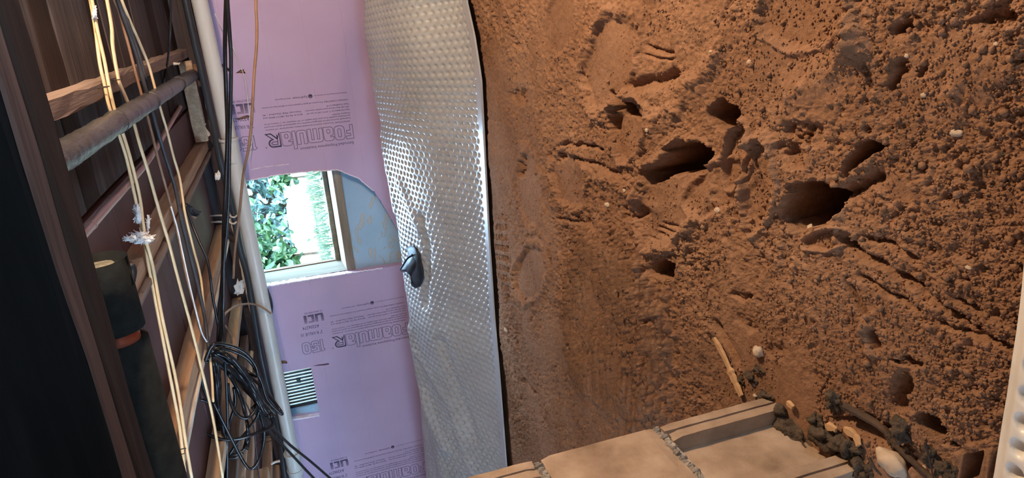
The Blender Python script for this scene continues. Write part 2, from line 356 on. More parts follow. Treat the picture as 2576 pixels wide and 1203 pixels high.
PITS = [  # deep dark holes
    ((1818, 282), (1815, 240), (1868, 290), .085), ((1705, 400), (1790, 372), (1715, 448), .080), ((1650, 425), (1625, 450), (1680, 440), .06),
    ((2025, 522), (2090, 485), (2055, 575), .090), ((1557, 268), (1520, 245), (1560, 285), .050), ((1540, 300), (1535, 330), (1552, 300), .05), ((1665, 690), (1630, 695), (1665, 712), .045),
    ((1298, 112), (1285, 100), (1302, 128), .035), ((1306, 418), (1302, 442), (1314, 418), .035), ((1402, 385), (1380, 400), (1410, 398), .035),
    ((1478, 85), (1472, 112), (1484, 87), .03), ((1300, 243), (1278, 243), (1300, 262), .035), ((1590, 535), (1565, 545), (1595, 548), .03),
    ((2165, 405), (2110, 450), (2180, 420), .045), ((1330, 975), (1315, 955), (1350, 985), .04), ((1860, 750), (1835, 750), (1862, 765), .03),
    ((1640, 800), (1615, 802), (1640, 810), .03), ((1870, 825), (1845, 820), (1880, 850), .03), ((1955, 880), (1940, 860), (1975, 880), .04),
    ((2265, 905), (2240, 900), (2265, 918), .035), ((2010, 25), (1980, 0), (2030, 30), .03), ((2300, 60), (2360, 40), (2310, 85), .035),
    ((2500, 40), (2450, 52), (2508, 62), .02), ((2265, 170), (2245, 195), (2285, 175), .04), ((2325, 170), (2310, 180), (2332, 180), .03),
    ((2240, 205), (2230, 225), (2255, 215), .03), ((2010, 330), (1960, 350), (2015, 360), .035), ((1985, 400), (1965, 440), (2010, 420), .04),
    ((2120, 620), (2100, 615), (2150, 645), .035), ((2320, 1070), (2290, 1060), (2330, 1100), .05), ((2370, 1105), (2350, 1095), (2390, 1120), .05),
    ((2090, 1045), (1990, 1020), (2095, 1065), .05), ((2170, 1100), (2110, 1060), (2180, 1085), .05), ((2250, 1150), (2200, 1110), (2240, 1170), .05),
    ((2010, 1110), (1970, 1080), (2030, 1130), .04), ((2440, 1170), (2400, 1150), (2450, 1200), .05), ((1460, 330), (1440, 300), (1480, 340), .0)]
GROOVES = [  # long dents: two picture points, half width, depth
    ((2112, 612), (2300, 730), .0055, .014), ((2300, 740), (2500, 870), .005, .012), ((2150, 690), (2300, 785), .0045, .011), ((2330, 810), (2540, 880), .004, .009),
    ((2290, 720), (2310, 770), .006, .010), ((2155, 590), (2290, 660), .005, .012), ((2380, 745), (2450, 800), .004, .010), ((2125, 705), (2165, 800), .005, .016),
    ((2180, 830), (2195, 880), .008, .022), ((1788, 812), (1850, 915), .010, .028), ((1610, 118), (1690, 135), .004, .010), ((1605, 140), (1690, 150), .003, .007),
    ((1410, 360), (1510, 375), .007, .016), ((1430, 395), (1560, 440), .006, .012), ((1400, 550), (1480, 565), .005, .010), ((1640, 575), (1700, 600), .004, .007),
    ((1640, 590), (1690, 615), .004, .007), ((1650, 565), (1720, 588), .004, .007), ((1630, 600), (1670, 630), .004, .007), ((2260, 960), (2235, 1030), .012, .030),
    ((2000, 1010), (2200, 1080), .016, .03), ((2200, 1080), (2330, 1203), .018, .035), ((2200, 440), (2080, 510), .009, .02), ((1560, 225), (1700, 190), .012, .02)]
RIDGES = [((1370, 330), (1390, 520), .012, .012), ((1375, 560), (1385, 700), .010, .010), ((1640, 320), (1820, 120), .02, .016), ((1440, 420), (1640, 520), .016, .012),
          ((1620, 660), (1740, 560), .014, .012), ((2150, 70), (2160, 130), .012, .02), ((2160, 130), (2000, 230), .02, .014), ((1880, 340), (1930, 480), .008, .012),
          ((2095, 480), (2110, 610), .010, .014), ((1300, 700), (1320, 860), .010, .012), ((1410, 640), (1440, 860), .010, .012), ((2180, 820), (2185, 870), .012, .016),
          ((1480, 300), (1580, 240), .014, .014), ((2380, 230), (2576, 160), .03, .012)]
def membrane_edge_y(X): return np.interp(X, ME_X, ME_Y)
ME = [atZ(px, py, .005) for px, py in ((1268, 1203), (1275, 1170), (1258, 950), (1245, 800), (1232, 600), (1222, 400), (1212, 200), (1195, 90), (1175, 0))]
ME_X = [p.x for p in ME]; ME_Y = [p.y for p in ME]
ME_X = [-3.6, -2.6] + ME_X[1:] + [.5, 1.6]; ME_Y = [2.42, 2.42] + ME_Y[1:] + [2.40, 2.40]
def ground_h(x, y):
    base = .020 * fbm(x * 1.3 + 4, y * 1.3, 11, 4) + .012 * fbm(x * 4, y * 4, 21, 4)
    rough = .55 + .45 * ss(-.25, .35, fbm(x * 2.6, y * 2.6, 31, 3))
    smooth = np.zeros_like(x); dep = np.zeros_like(x); rim = np.zeros_like(x)
    for c, a, b, d in SMOOTH:
        r = ell(x, y, c, a, b, .22, 5); k = 1 - ss(.80, 1.0, r); smooth = np.maximum(smooth, k); dep += k * d * .55
        if d > 0: rim += .45 * d * np.exp(-((r - 1.06) / .10) ** 2)
    sel = ss(-.15, .45, fbm(x * 9, y * 9, 51, 4))
    gran = fbm(x * 42, y * 42, 62, 3, .6); fine = fbm(x * 120, y * 120, 64, 4, .72)
    pock = 1 - ss(.05, .20, worley(x * 27, y * 27, 77)); big = np.clip(.60 - worley(x * 46 + fbm(x * 30, y * 30, 5, 3) * .9, y * 46 + fbm(x * 30, y * 30, 8, 3) * .9, 41), 0, 1) * ss(.2, .7, fbm(x * 5, y * 5, 53, 3))
    clod = .012 * big + .0030 * (.5 - worley(x * 115, y * 115, 43)) * (.3 + .7 * sel) + .0105 * gran * (.45 + .55 * sel) + .0095 * fine * (.65 + .35 * sel) - .010 * pock * (.25 + .75 * sel)
    h = base + clod * rough * (1 - .88 * smooth) - dep + rim + .0012 * fbm(x * 60, y * 60, 71, 3) * smooth
    # corduroy left by a rolled-up dimple sheet: rows across, and a band of peg prints beside it
    tr = (1 - ss(.75, 1.05, ell(x, y, (1530, 830), (1490, 560), (1700, 830), .25, 6))) * (1 - .9 * smooth)
    ph = y + .012 * fbm(x * 2.2, y * 2.2, 81, 2)
    row = np.maximum(0, np.cos(ph / .0195 * 2 * np.pi)) ** 2.6
    h = h * (1 - .5 * tr) + tr * (.026 * row * (.45 + .55 * ss(-.5, .2, fbm(x * 9, y * 9, 83, 3))))
    tr2 = 1 - ss(.8, 1.0, ell(x, y, (1268, 650), (1262, 520), (1292, 655), .15, 7))
    peg = ((np.abs((ph / .034) % 1 - .5) < .27) & (np.abs(((x + y * .3) / .040) % 1 - .5) < .3)).astype(float)
    h = h - tr2 * .010 * peg
    pit = np.zeros_like(x); rub_ = np.zeros_like(x)
    wx = x + .022 * fbm(x * 14, y * 14, 101, 4, .6); wy = y + .022 * fbm(x * 14 + 9, y * 14, 103, 4, .6)
    for c, a, b, d in PITS:
        if d <= 0: continue
        r = ell(wx, wy, c, a, b, .30, 9)
        if d >= .045: pit = np.maximum(pit, (3.2 if d > .06 else 2.2) * d * (1 - ss(.70, 1.0, r)))
        else: rub_ = np.maximum(rub_, 1 - ss(.5, 1.25, r))
    h = h - rub_ * (.006 + .026 * np.clip(fbm(x * 48, y * 48, 105, 3, .6) + .15, 0, 1) + .010 * pock)
    h = h - pit + .25 * pit * (fbm(x * 40, y * 40, 91, 3))
    for a, b, w, d in GROOVES:
        q, t = segd(x + .006 * fbm(x * 25, y * 25, 95, 2), y, a, b); h = h - d * np.exp(-(q / w) ** 2 * 1.4) * np.minimum(1, 8 * np.minimum(t, 1 - t) + .35)
    for a, b, w, d in RIDGES:
        q, t = segd(x + .012 * fbm(x * 18, y * 18, 97, 3), y + .012 * fbm(x * 18, y * 18, 99, 3), a, b); h = h + d * (.6 + .4 * fbm(x * 60, y * 60, 98, 3)) * np.exp(-(q / w) ** 2)
    # level under the pier and below the sheets, bank rising to the foundation
    dp = np.maximum(np.maximum(-1.06 - x, x + .60), np.maximum(.56 - y, y - .82)); k = 1 - ss(0, .12, dp); h = h * (1 - k) - .004 * k
    e = np.interp(x, ME_X, ME_Y); under = ss(-.06, .02, y - e); h = h * (1 - under) + under * -.03
    h = h + np.interp((y - e) / np.maximum(3.175 - e, .1), [.1, .3, .56, .77, .965, 1.2], [0, .0, .04, .08, .10, .10])
    return h
NE = [atZ(px, py, .035) for px, py in ((2580, 380), (2568, 450), (2535, 680), (2520, 850), (2502, 1000), (2470, 1203))]
ny_far = .36 * (3.26 / .36) ** (np.linspace(0, 1, 860))
rowsY = np.concatenate([np.linspace(-1.0, .35, 70), ny_far])
core = np.linspace(-1.0, 1.0, 900); ext = np.linspace(1.02, 6, 45) ; u = np.concatenate([-ext[::-1], core, ext])
Yg = np.repeat(rowsY[:, None], len(u), 1); Wg = np.maximum(Yg, .36)
Xg = -.455 * Wg + u[None, :] * (.585 * Wg + .04)
Xg = np.clip(Xg, -4.4 + .02 * (u[None, :] + 6), 2.6 - .02 * (6 - u[None, :]))
Zg = ground_h(Xg, Yg)
def grid_obj(name, X, Y, Z, mat, parent=None, thick=0):
    r, c = X.shape; co = np.stack([X, Y, Z], -1).reshape(-1, 3).astype('f')
    i = np.arange(r * c).reshape(r, c); q = np.stack([i[:-1, :-1], i[:-1, 1:], i[1:, 1:], i[1:, :-1]], -1).reshape(-1, 4)
    me = bpy.data.meshes.new(name); me.vertices.add(len(co)); me.vertices.foreach_set('co', co.ravel())
    me.loops.add(q.size); me.loops.foreach_set('vertex_index', q.ravel().astype('i'))
    me.polygons.add(len(q)); me.polygons.foreach_set('loop_start', np.arange(0, q.size, 4, dtype='i')); me.polygons.foreach_set('loop_total', np.full(len(q), 4, 'i'))
    me.update(calc_edges=True); me.validate()
    return link(name, me, mat, parent, None if parent else (0, 0, 0), True)
floor = grid_obj('floor', Xg, Yg, Zg, M['dirt']); tag(floor, 'red brown dirt crawlspace floor with boot prints and pits', kind='structure')
def gz(x, y): return float(ground_h(np.array([[x]], float), np.array([[y]], float))[0, 0])

# ---- foundation wall, with the window and the vent let into it
WIN = (-1.235, -.60, H(-.17), H(.327)); VENT = (-1.965, -1.672, H(.110), H(.275))
wm = MB(); rect = lambda x0, x1, z0, z1: [(x0, z0), (x1, z0), (x1, z1), (x0, z1)]
plate(wm, rect(-4.3, 2.5, -.35, H(.335)), [rect(*WIN), rect(*VENT)], lambda u_, v_, d: (u_, 3.25 + d, v_), .12)
wall = wm.build('wall_north', M['wall']); recalc(wall.data); tag(wall, 'blue grey coated concrete foundation wall', kind='structure')
for nm, a, b, mt in (('wall_west', (-4.4, -1.1, -.35), (-4.3, 3.45, H(.6)), 'concrete'), ('wall_east', (2.5, -1.1, -.35), (2.6, 3.45, H(.6)), 'concrete'),
                     ('wall_south', (-4.4, -1.2, -.35), (2.6, -1.1, H(.6)), 'concrete'), ('wall_upper', (-4.4, 3.29, H(.335)), (2.6, 3.37, H(2.9)), 'white_wall')):
    tag(MB().box(a, b).build(nm, M[mt]), kind='structure')
# ---- ceiling: subfloor with rough boards on the right and smooth panels on the left
ceil = MB().box((-4.4, -1.2, H(.435)), (2.6, 3.45, H(.55))).build('ceiling', M['deck_back']); tag(ceil, 'underside of the subfloor', kind='structure')
r_ = random.Random(3); y = -1.05; k = 0
while y < 3.2:
    w = r_.uniform(.11, .15); mb = MB(); dz = r_.uniform(0, .004)
    beam(mb, (-.335, y + w / 2, H(.421) - dz), (2.45, y + w / 2, H(.421) - dz), w - .003, .020, segs=40, jit=.0012, ch=.002, seed=k)
    mb.build('plank', M['board_grey'] if (y > 1.25 and k % 3 != 1) else M['board_brown'], ceil); y += w; k += 1
y = -1.05
while y < 3.2:
    w = r_.uniform(.32, .46); dz = r_.uniform(0, .0025)
    beam(MB(), (0, 0, 0), (1, 0, 0), 1, 1)
    mb = MB(); w = min(w, 3.24 - y)
    beam(mb, (-4.25, y + w / 2, H(.423) - dz), (-.352, y + w / 2, H(.423) - dz), w - .004, .018, segs=8, jit=.0006, ch=.002, seed=k)
    mb.build('panel', M['panel'], ceil); y += w; k += 1

# ---- the world outside the window
def gz_out(yy): return float(np.interp(yy, [3.4, 4.3, 5.6, 9, 14], [H(-.165), H(-.12), H(-.06), H(.05), H(.10)]))
tag(MB().box((-4.3, 3.245, H(.336)), (2.5, 3.29, H(.44))).build('trim_1', M['sill']), kind='structure')
ys = np.linspace(3.46, 14, 40); xs = np.linspace(-9, 5, 40)
XX, YY = np.meshgrid(xs, ys); ZZ = np.vectorize(gz_out)(YY) + .01 * fbm(XX * 3, YY * 3, 5, 3)
tag(grid_obj('ground_outside', XX, YY, ZZ, M['soil']), 'garden ground beyond the window', kind='structure')
go = MB(); rr = random.Random(11)
for i in range(1500):
    yy = 3.48 + rr.random() ** 1.3 * .8; xx = rr.uniform(-1.9, -.4); s = rr.uniform(.008, .02)
    blob(go, (xx, yy, gz_out(yy) + s * .3), (s, s, s * .6), i % 50, .3, 1)
tag(go.build('gravel', M['gravel']), 'grey brown gravel and litter just outside the window', 'gravel', kind='stuff')
gm = MB()
for i in range(5000):
    yy = rr.uniform(4.36, 6.1); xx = rr.uniform(-3.4, .2); z = gz_out(yy); a = rr.random() * 6.28; hgt = rr.uniform(.03, .09); dx, dy = .004 * math.cos(a), .004 * math.sin(a)
    bx, by = rr.uniform(-.03, .03), rr.uniform(-.03, .03)
    gm.add([(xx - dx, yy - dy, z - .01), (xx + dx, yy + dy, z - .01), (xx + bx, yy + by, z + hgt)], [(0, 1, 2)])
tag(gm.build('grass', M['grass']), 'pale green grass beyond the gravel outside', 'grass', kind='stuff')
def leaves(mb, n, fn, s0, s1, seed):
    q = random.Random(seed)
    for i in range(n):
        c = Vector(fn(q)); s = q.uniform(s0, s1); R = Matrix.Rotation(q.random() * 6.28, 3, 'Z') @ Matrix.Rotation(q.uniform(-1.2, 1.2), 3, 'X') @ Matrix.Rotation(q.random() * 6.28, 3, 'Y')
        p = [(-.5, 0, 0), (-.15, .32, .06), (.25, .27, .06), (.6, 0, -.08), (.25, -.27, .06), (-.15, -.32, .06)]
        mb.add([c + R @ (Vector(v) * s) for v in p], [(0, 1, 2, 3), (0, 3, 4, 5)])
    return mb
# white garden wall (rounded end) and its shaded part, shade painted in as aqua
def px_out(px, py, Y): return atY(px, py, Y)
pA = px_out(722, 512, 6.2); pB = px_out(735, 700, 6.2)
top = H(.19); pts = [(pA.x - 3.0, gz_out(6.2) - .05), (pA.x - .02, gz_out(6.2) - .05), (pA.x, top - .10), (pA.x - .03, top - .03), (pA.x - .10, top), (pA.x - 3.0, top + .02)]
wmb = MB(); plate(wmb, pts, [], lambda u_, v_, d: (u_, 6.2 + d, v_), .30); gw = wmb.build('garden_wall', M['white_wall']); recalc(gw.data)
tag(gw, 'low bright white garden wall seen through the window', 'wall')
ap = MB().box((pA.x - .05, 6.6, gz_out(6.6) - .05), (pA.x + .9, 6.75, H(.20))).build('wall_shade_part', M['aqua']); tag(ap, 'shaded part of the white garden wall, shade painted pale aqua', 'shaded_wall')
sw = MB().box((-6.2, 6.7, gz_out(6.7) - .05), (-2.9, 6.9, H(4.0))).build('backdrop_wall', M['cream']); tag(sw, 'cream wall added beyond the vent slots, raised to block sky light', 'backdrop')  # added behind the vent; its height keeps sky light out
hd = empty('ivy_hedge', (-1.9, 7.4, gz_out(7.4)), 'dense blue green ivy hedge high behind the garden wall', 'hedge')
leaves(MB(), 15000, lambda q: (q.uniform(-6.5, 1.8), 7.2 + q.uniform(0, .5), H(.17) + q.random() * 1.6), .05, .11, 5).build('foliage', M['leaf'], hd)
MB().box((-6.6, 7.75, gz_out(7.5)), (1.9, 7.95, H(2.0))).build('stem_mass', M['root'], hd)
fp = empty('leafy_plant', (-2.45, 5.6, gz_out(5.6)), 'light green broad leaved plant at the lower window corner', 'plant')
c0 = px_out(690, 655, 5.7)
leaves(MB(), 420, lambda q: (c0.x + q.gauss(0, .16), c0.y + q.gauss(0, .08), c0.z + q.gauss(0.02, .09)), .05, .11, 6).build('foliage', M['leaf_light'], fp)
MB().tube([(c0.x, c0.y, gz_out(5.7) - .02), (c0.x + .02, c0.y, c0.z)], .012, 6).build('stem', M['root'], fp)
fp2 = empty('small_plant', (-1.1, 5.9, gz_out(5.9)), 'bright green sprig at the top corner of the window view', 'plant')
c1 = px_out(705, 452, 5.9)
leaves(MB(), 120, lambda q: (c1.x + q.gauss(0, .05), c1.y + q.gauss(0, .04), c1.z + q.gauss(0.0, .04)), .04, .09, 8).build('foliage', M['leaf_light'], fp2)
MB().tube([(c1.x, c1.y, gz_out(5.9) - .02), (c1.x, c1.y, c1.z)], .008, 6).build('stem', M['root'], fp2)
stn = atY(836, 640, 3.62); mb = MB(); blob(mb, (stn.x, 3.62, gz_out(3.62) + .03), (.05, .05, .045), 3, .2, 2); tag(mb.build('garden_stone', M['pebble'], smooth=True), 'whitish rounded stone on the gravel outside the window', 'stone')
mb = MB(); yl = atY(806, 441, 3.6); leaves(mb, 1, lambda q: (yl.x, 3.6, gz_out(3.6) + .035), .09, .09, 4); tag(mb.build('fallen_leaf', M['leaf_light']), 'yellow green leaf on the gravel at the upper window corner', 'leaf')
dl = MB(); leaves(dl, 500, lambda q: (q.uniform(-1.7, -.5), 3.47 + q.random() * .5, gz_out(3.6) + q.uniform(.0, .03)), .02, .045, 9)
tag(dl.build('dead_leaves', M['dead']), 'curled dead leaves scattered along the outside of the sill', 'leaves', kind='stuff')

# ---- window frame
win = empty('window_1', (-.9, 3.3, WIN[2]), 'weathered wood framed crawlspace window opening', kind='structure')
mb = MB(); mb.add([(-1.235, 3.235, H(-.172)), (-.6, 3.235, H(-.172)), (-.6, 3.43, H(-.172)), (-1.235, 3.43, H(-.172)), (-1.235, 3.235, H(-.132)), (-.6, 3.235, H(-.132)), (-.6, 3.43, H(-.112)), (-1.235, 3.43, H(-.112))],
       [(3, 2, 1, 0), (4, 5, 6, 7), (0, 1, 5, 4), (1, 2, 6, 5), (2, 3, 7, 6), (3, 0, 4, 7)]); mb.build('sill', M['frame_wood'], win)
beam(MB(), (0, 0, 0), (1, 0, 0), 1, 1)
mb = MB(); beam(mb, (-1.235, 3.41, H(-.102)), (-.6, 3.41, H(-.102)), .03, .024, seed=2); mb.build('sill_stop', M['frame_pale'], win)
mb = MB().box((-1.235, 3.24, H(-.13)), (-1.205, 3.40, H(.327))); mb.build('jamb', M['frame_pale'], win)
mb = MB().box((-1.235, 3.40, H(-.11)), (-1.200, 3.43, H(.327))); mb.build('jamb_stop', M['frame_brown'], win)
mb = MB().box((-.63, 3.24, H(-.13)), (-.6, 3.43, H(.327))); mb.build('jamb', M['frame_pale'], win)
mb = MB().box((-1.205, 3.26, H(.315)), (-.63, 3.35, H(.327))); mb.build('head', M['frame_wood'], win)

# ================================================================== FOAM BOARDS
to_wall = lambda u_, v_, d: (u_, YF + d, v_)
cutA = [(-.690, H(.315)), (-.688, H(.242)), (-.680, H(.104)), (-.682, H(0)), (-.686, H(-.071)), (-.694, H(-.159)), (-.744, H(-.244)), (-.816, H(-.309)), (-.934, H(-.361)), (-1.032, H(-.397)), (-1.06, H(-.44))]
def wp(px, py, Y=YF): v = atY(px, py, Y); return (v.x, v.z)
gougeA = [wp(*p) for p in ((593, 184), (606, 175), (612, 174), (618, 185))]
slotA = [wp(*p) for p in ((556, 165), (562, 158), (575, 172), (584, 183), (574, 180))]
tearA = [wp(*p) for p in ((592, 300), (610, 293), (622, 290), (630, 293), (618, 298), (603, 301))]
outA = [(1.35, H(-.44)), (1.35, H(.315))] + ragged(cutA, .008, .0018, 4)
gapA = [wp(*p) for p in ((953, 372), (962, 366), (966, 420), (958, 405))]
bA = MB(); plate(bA, outA, [gougeA, slotA, tearA], to_wall, .046)
boardA = bA.build('insulation_board', M['foam']); recalc(boardA.data)
tag(boardA, 'pink foam insulation board with a curved ragged cut beside the window', 'insulation board')
startB = [(-1.213, H(-.44)), (-1.212, H(-.30)), (-1.209, H(-.14)), (-1.206, H(.05)), (-1.204, H(.25)), (-1.203, H(.315))]
ventB = [wp(708, 940), wp(712.6, 938), wp(782, 925), wp(805, 1046), wp(732, 1055.6), wp(726, 1058)]
gougeB = [wp(*p) for p in ((700, 906), (722, 909), (723, 915), (702, 914))]
tearB = [wp(*p) for p in ((786, 921), (800, 918), (826, 914), (829, 917), (815, 920), (798, 921))]
outB = ragged(startB, .010, .0014, 9) + [(-4.25, H(.315)), (-4.25, H(-.44))]
bB = MB(); plate(bB, outB, [ventB, gougeB, tearB], to_wall, .046)
boardB = bB.build('insulation_board', M['foam']); recalc(boardB.data)
tag(boardB, 'pink foam insulation board with the vent cut out of it', 'insulation board')
# pale frayed cut edges
mb = MB(); p = [Vector((a, YF - .001, b)) for a, b in ragged(startB[1:], .006, .0018, 12)]; mb.tube(p, .0036, 6); mb.build('frayed_edge', M['foam_cut'], boardB)
mb = MB(); p = [Vector((a, YF + .006, b)) for a, b in ragged([wp(735, 1056), wp(770, 1051), wp(804, 1045)], .006, .001, 13)]; mb.sweep(p, [(-.004, -.010), (.004, -.010), (.004, .014), (-.004, .014)], up=Vector((0, 1, 0))); mb.build('frayed_edge', M['foam_cut'], boardB)
mb = MB(); p = [Vector((a, YF - .0005, b)) for a, b in ragged(cutA[1:8], .007, .0016, 14)]; mb.tube(p, .0028, 6); mb.build('frayed_edge', M['foam_cut'], boardA)
mb = MB(); p = [Vector((a, YF - .001, b)) for a, b in ragged([wp(630, 428), wp(660, 421), wp(690, 417), wp(726, 413)], .006, .0012, 15)]; mb.tube(p, .0017, 5, scale=[.4 + .9 * abs(math.sin(i * .4)) for i in range(len(p))]); mb.build('crease', M['foam_cut'], boardA)
# scrap of brown fibre showing in the tears
for nm, c, s, par in (('fibre_scrap', atY(606, 181, YF + .012), (.008, .008, .016), boardA), ('fibre_scrap', atY(608, 296, YF + .005), (.005, .006, .030), boardA), ('fibre_scrap', atY(712, 911, YF + .002), (.008, .012, .020), boardB)):
    mb = MB(); blob(mb, c, s, 5, .3, 2); mb.build(nm, M['debris'], par)

# ---- printing on the boards (reads upwards: u is height, v runs to the left)
def text_mesh(body, u0, u1, v0, v1):
    cu = bpy.data.curves.new('lettering', 'FONT'); cu.body = body; cu.size = 1; cu.resolution_u = 2
    ob = bpy.data.objects.new('lettering_source', cu); me = bpy.data.meshes.new_from_object(ob)
    bpy.data.objects.remove(ob); bpy.data.curves.remove(cu)
    n = len(me.vertices); co = np.empty(n * 3, 'f'); me.vertices.foreach_get('co', co); co = co.reshape(-1, 3)
    lo_, hi_ = co.min(0), co.max(0)
    co[:, 0] = u0 + (co[:, 0] - lo_[0]) / (hi_[0] - lo_[0]) * (u1 - u0); co[:, 1] = v0 + (co[:, 1] - lo_[1]) / (hi_[1] - lo_[1]) * (v1 - v0)
    return me, co
def ribbon(mb, pts, w, closed=True):
    P = [Vector((a, b, 0)) for a, b in pts]; n = len(P); vs = []
    for i in range(n):
        a = P[i - 1] if (closed or i) else P[i]; b = P[(i + 1) % n] if (closed or i < n - 1) else P[i]
        d1 = (P[i] - a); d2 = (b - P[i]); d1 = d1.normalized() if d1.length > 1e-9 else d2.normalized(); d2 = d2.normalized() if d2.length > 1e-9 else d1
        m1 = Vector((-d1.y, d1.x, 0)); m2 = Vector((-d2.y, d2.x, 0)); m = (m1 + m2); m = m.normalized() if m.length > 1e-6 else m1
        k = w / 2 / max(.5, m.dot(m1)); vs += [P[i] + m * k, P[i] - m * k]
    fs = [(2 * i, 2 * i + 1, 2 * ((i + 1) % n) + 1, 2 * ((i + 1) % n)) for i in range(n if closed else n - 1)]
    return mb.add(vs, fs)
def rr_(x0, y0, x1, y1, r, corners='abcd'):
    out = []
    for k, (cx, cy, a0) in {'a': (x1, y1, 0), 'b': (x0, y1, 90), 'c': (x0, y0, 180), 'd': (x1, y0, 270)}.items():
        if k in corners:
            ox = cx - r if cx == x1 else cx + r; oy = cy - r if cy == y1 else cy + r
            out += [(ox + r * math.cos(math.radians(a0 + t)), oy + r * math.sin(math.radians(a0 + t))) for t in (0, 30, 60, 90)]
        else: out.append((cx, cy))
    return out
def glyphs():
    """big outlined word, unit height, and its bold last letter"""
    g = []; x = 0
    g.append([(x, 0), (x, 1), (x + .52, 1), (x + .52, .78), (x + .2, .78), (x + .2, .6), (x + .46, .6), (x + .46, .38), (x + .2, .38), (x + .2, 0)]); x += .60
    g += [rr_(x, 0, x + .72, 1, .24), rr_(x + .25, .2, x + .47, .8, .10)]; x += .78
    def a_(x): return [rr_(x, 0, x + .70, .98, .2, 'abc')[:8] + [(x, .70), (x + .24, .70), (x + .24, .62), (x + .05, .58)] + rr_(x, 0, x + .70, .98, .2, 'abc')[8:], rr_(x + .24, .16, x + .46, .44, .08)]
    g += a_(x); x += .76
    g.append(rr_(x, 0, x + 1.05, .98, .2, 'ab')[:8] + [(x, 0), (x + .24, 0), (x + .24, .76), (x + .40, .76), (x + .40, 0), (x + .64, 0), (x + .64, .76), (x + .80, .76), (x + .80, 0), (x + 1.05, 0)]); x += 1.11
    g.append([(x + .70, .98), (x + .46, .98), (x + .46, .20), (x + .24, .20), (x + .24, .98), (x, .98)] + rr_(x, 0, x + .70, .98, .2, 'cd')[2:]); x += .76
    g.append([(x, 0), (x + .22, 0), (x + .22, 1.26), (x, 1.26)]); x += .28
    g += a_(x); x += .76
    R = [[(x + .04, 0), (x + .04, .95), (x + .55, .95)] + [(x + .55 + .26 * math.sin(t), .69 + .26 * math.cos(t)) for t in (.4, .8, 1.2, 1.57, 2.0, 2.4, 2.8)] + [(x + .50, .43), (x + .95, .02), (x + .60, .02), (x + .22, .40)],
         [(x + .22, .10), (x + .22, .78), (x + .52, .78), (x + .60, .74), (x + .63, .68), (x + .60, .62), (x + .52, .60), (x + .22, .60)]]
    return g, R, x + .95
def digits150():
    g = []; x = 0
    g.append([(x + .12, 0), (x + .34, 0), (x + .34, 1), (x + .16, 1), (x, .86), (x + .12, .80)]); x += .46
    g.append([(x, 1), (x + .66, 1), (x + .66, .80), (x + .24, .80), (x + .24, .64)] + rr_(x, 0, x + .70, .64, .2, 'ad')[:4] + [(x + .70, .2), (x + .64, .06), (x + .5, 0), (x + .2, 0), (x + .06, .06), (x, .2), (x, .30), (x + .24, .30), (x + .24, .20), (x + .46, .20), (x + .46, .46), (x, .46)]); x += .78
    g += [rr_(x, 0, x + .74, 1, .24), rr_(x + .25, .2, x + .49, .8, .10)]; x += .74
    return g, x
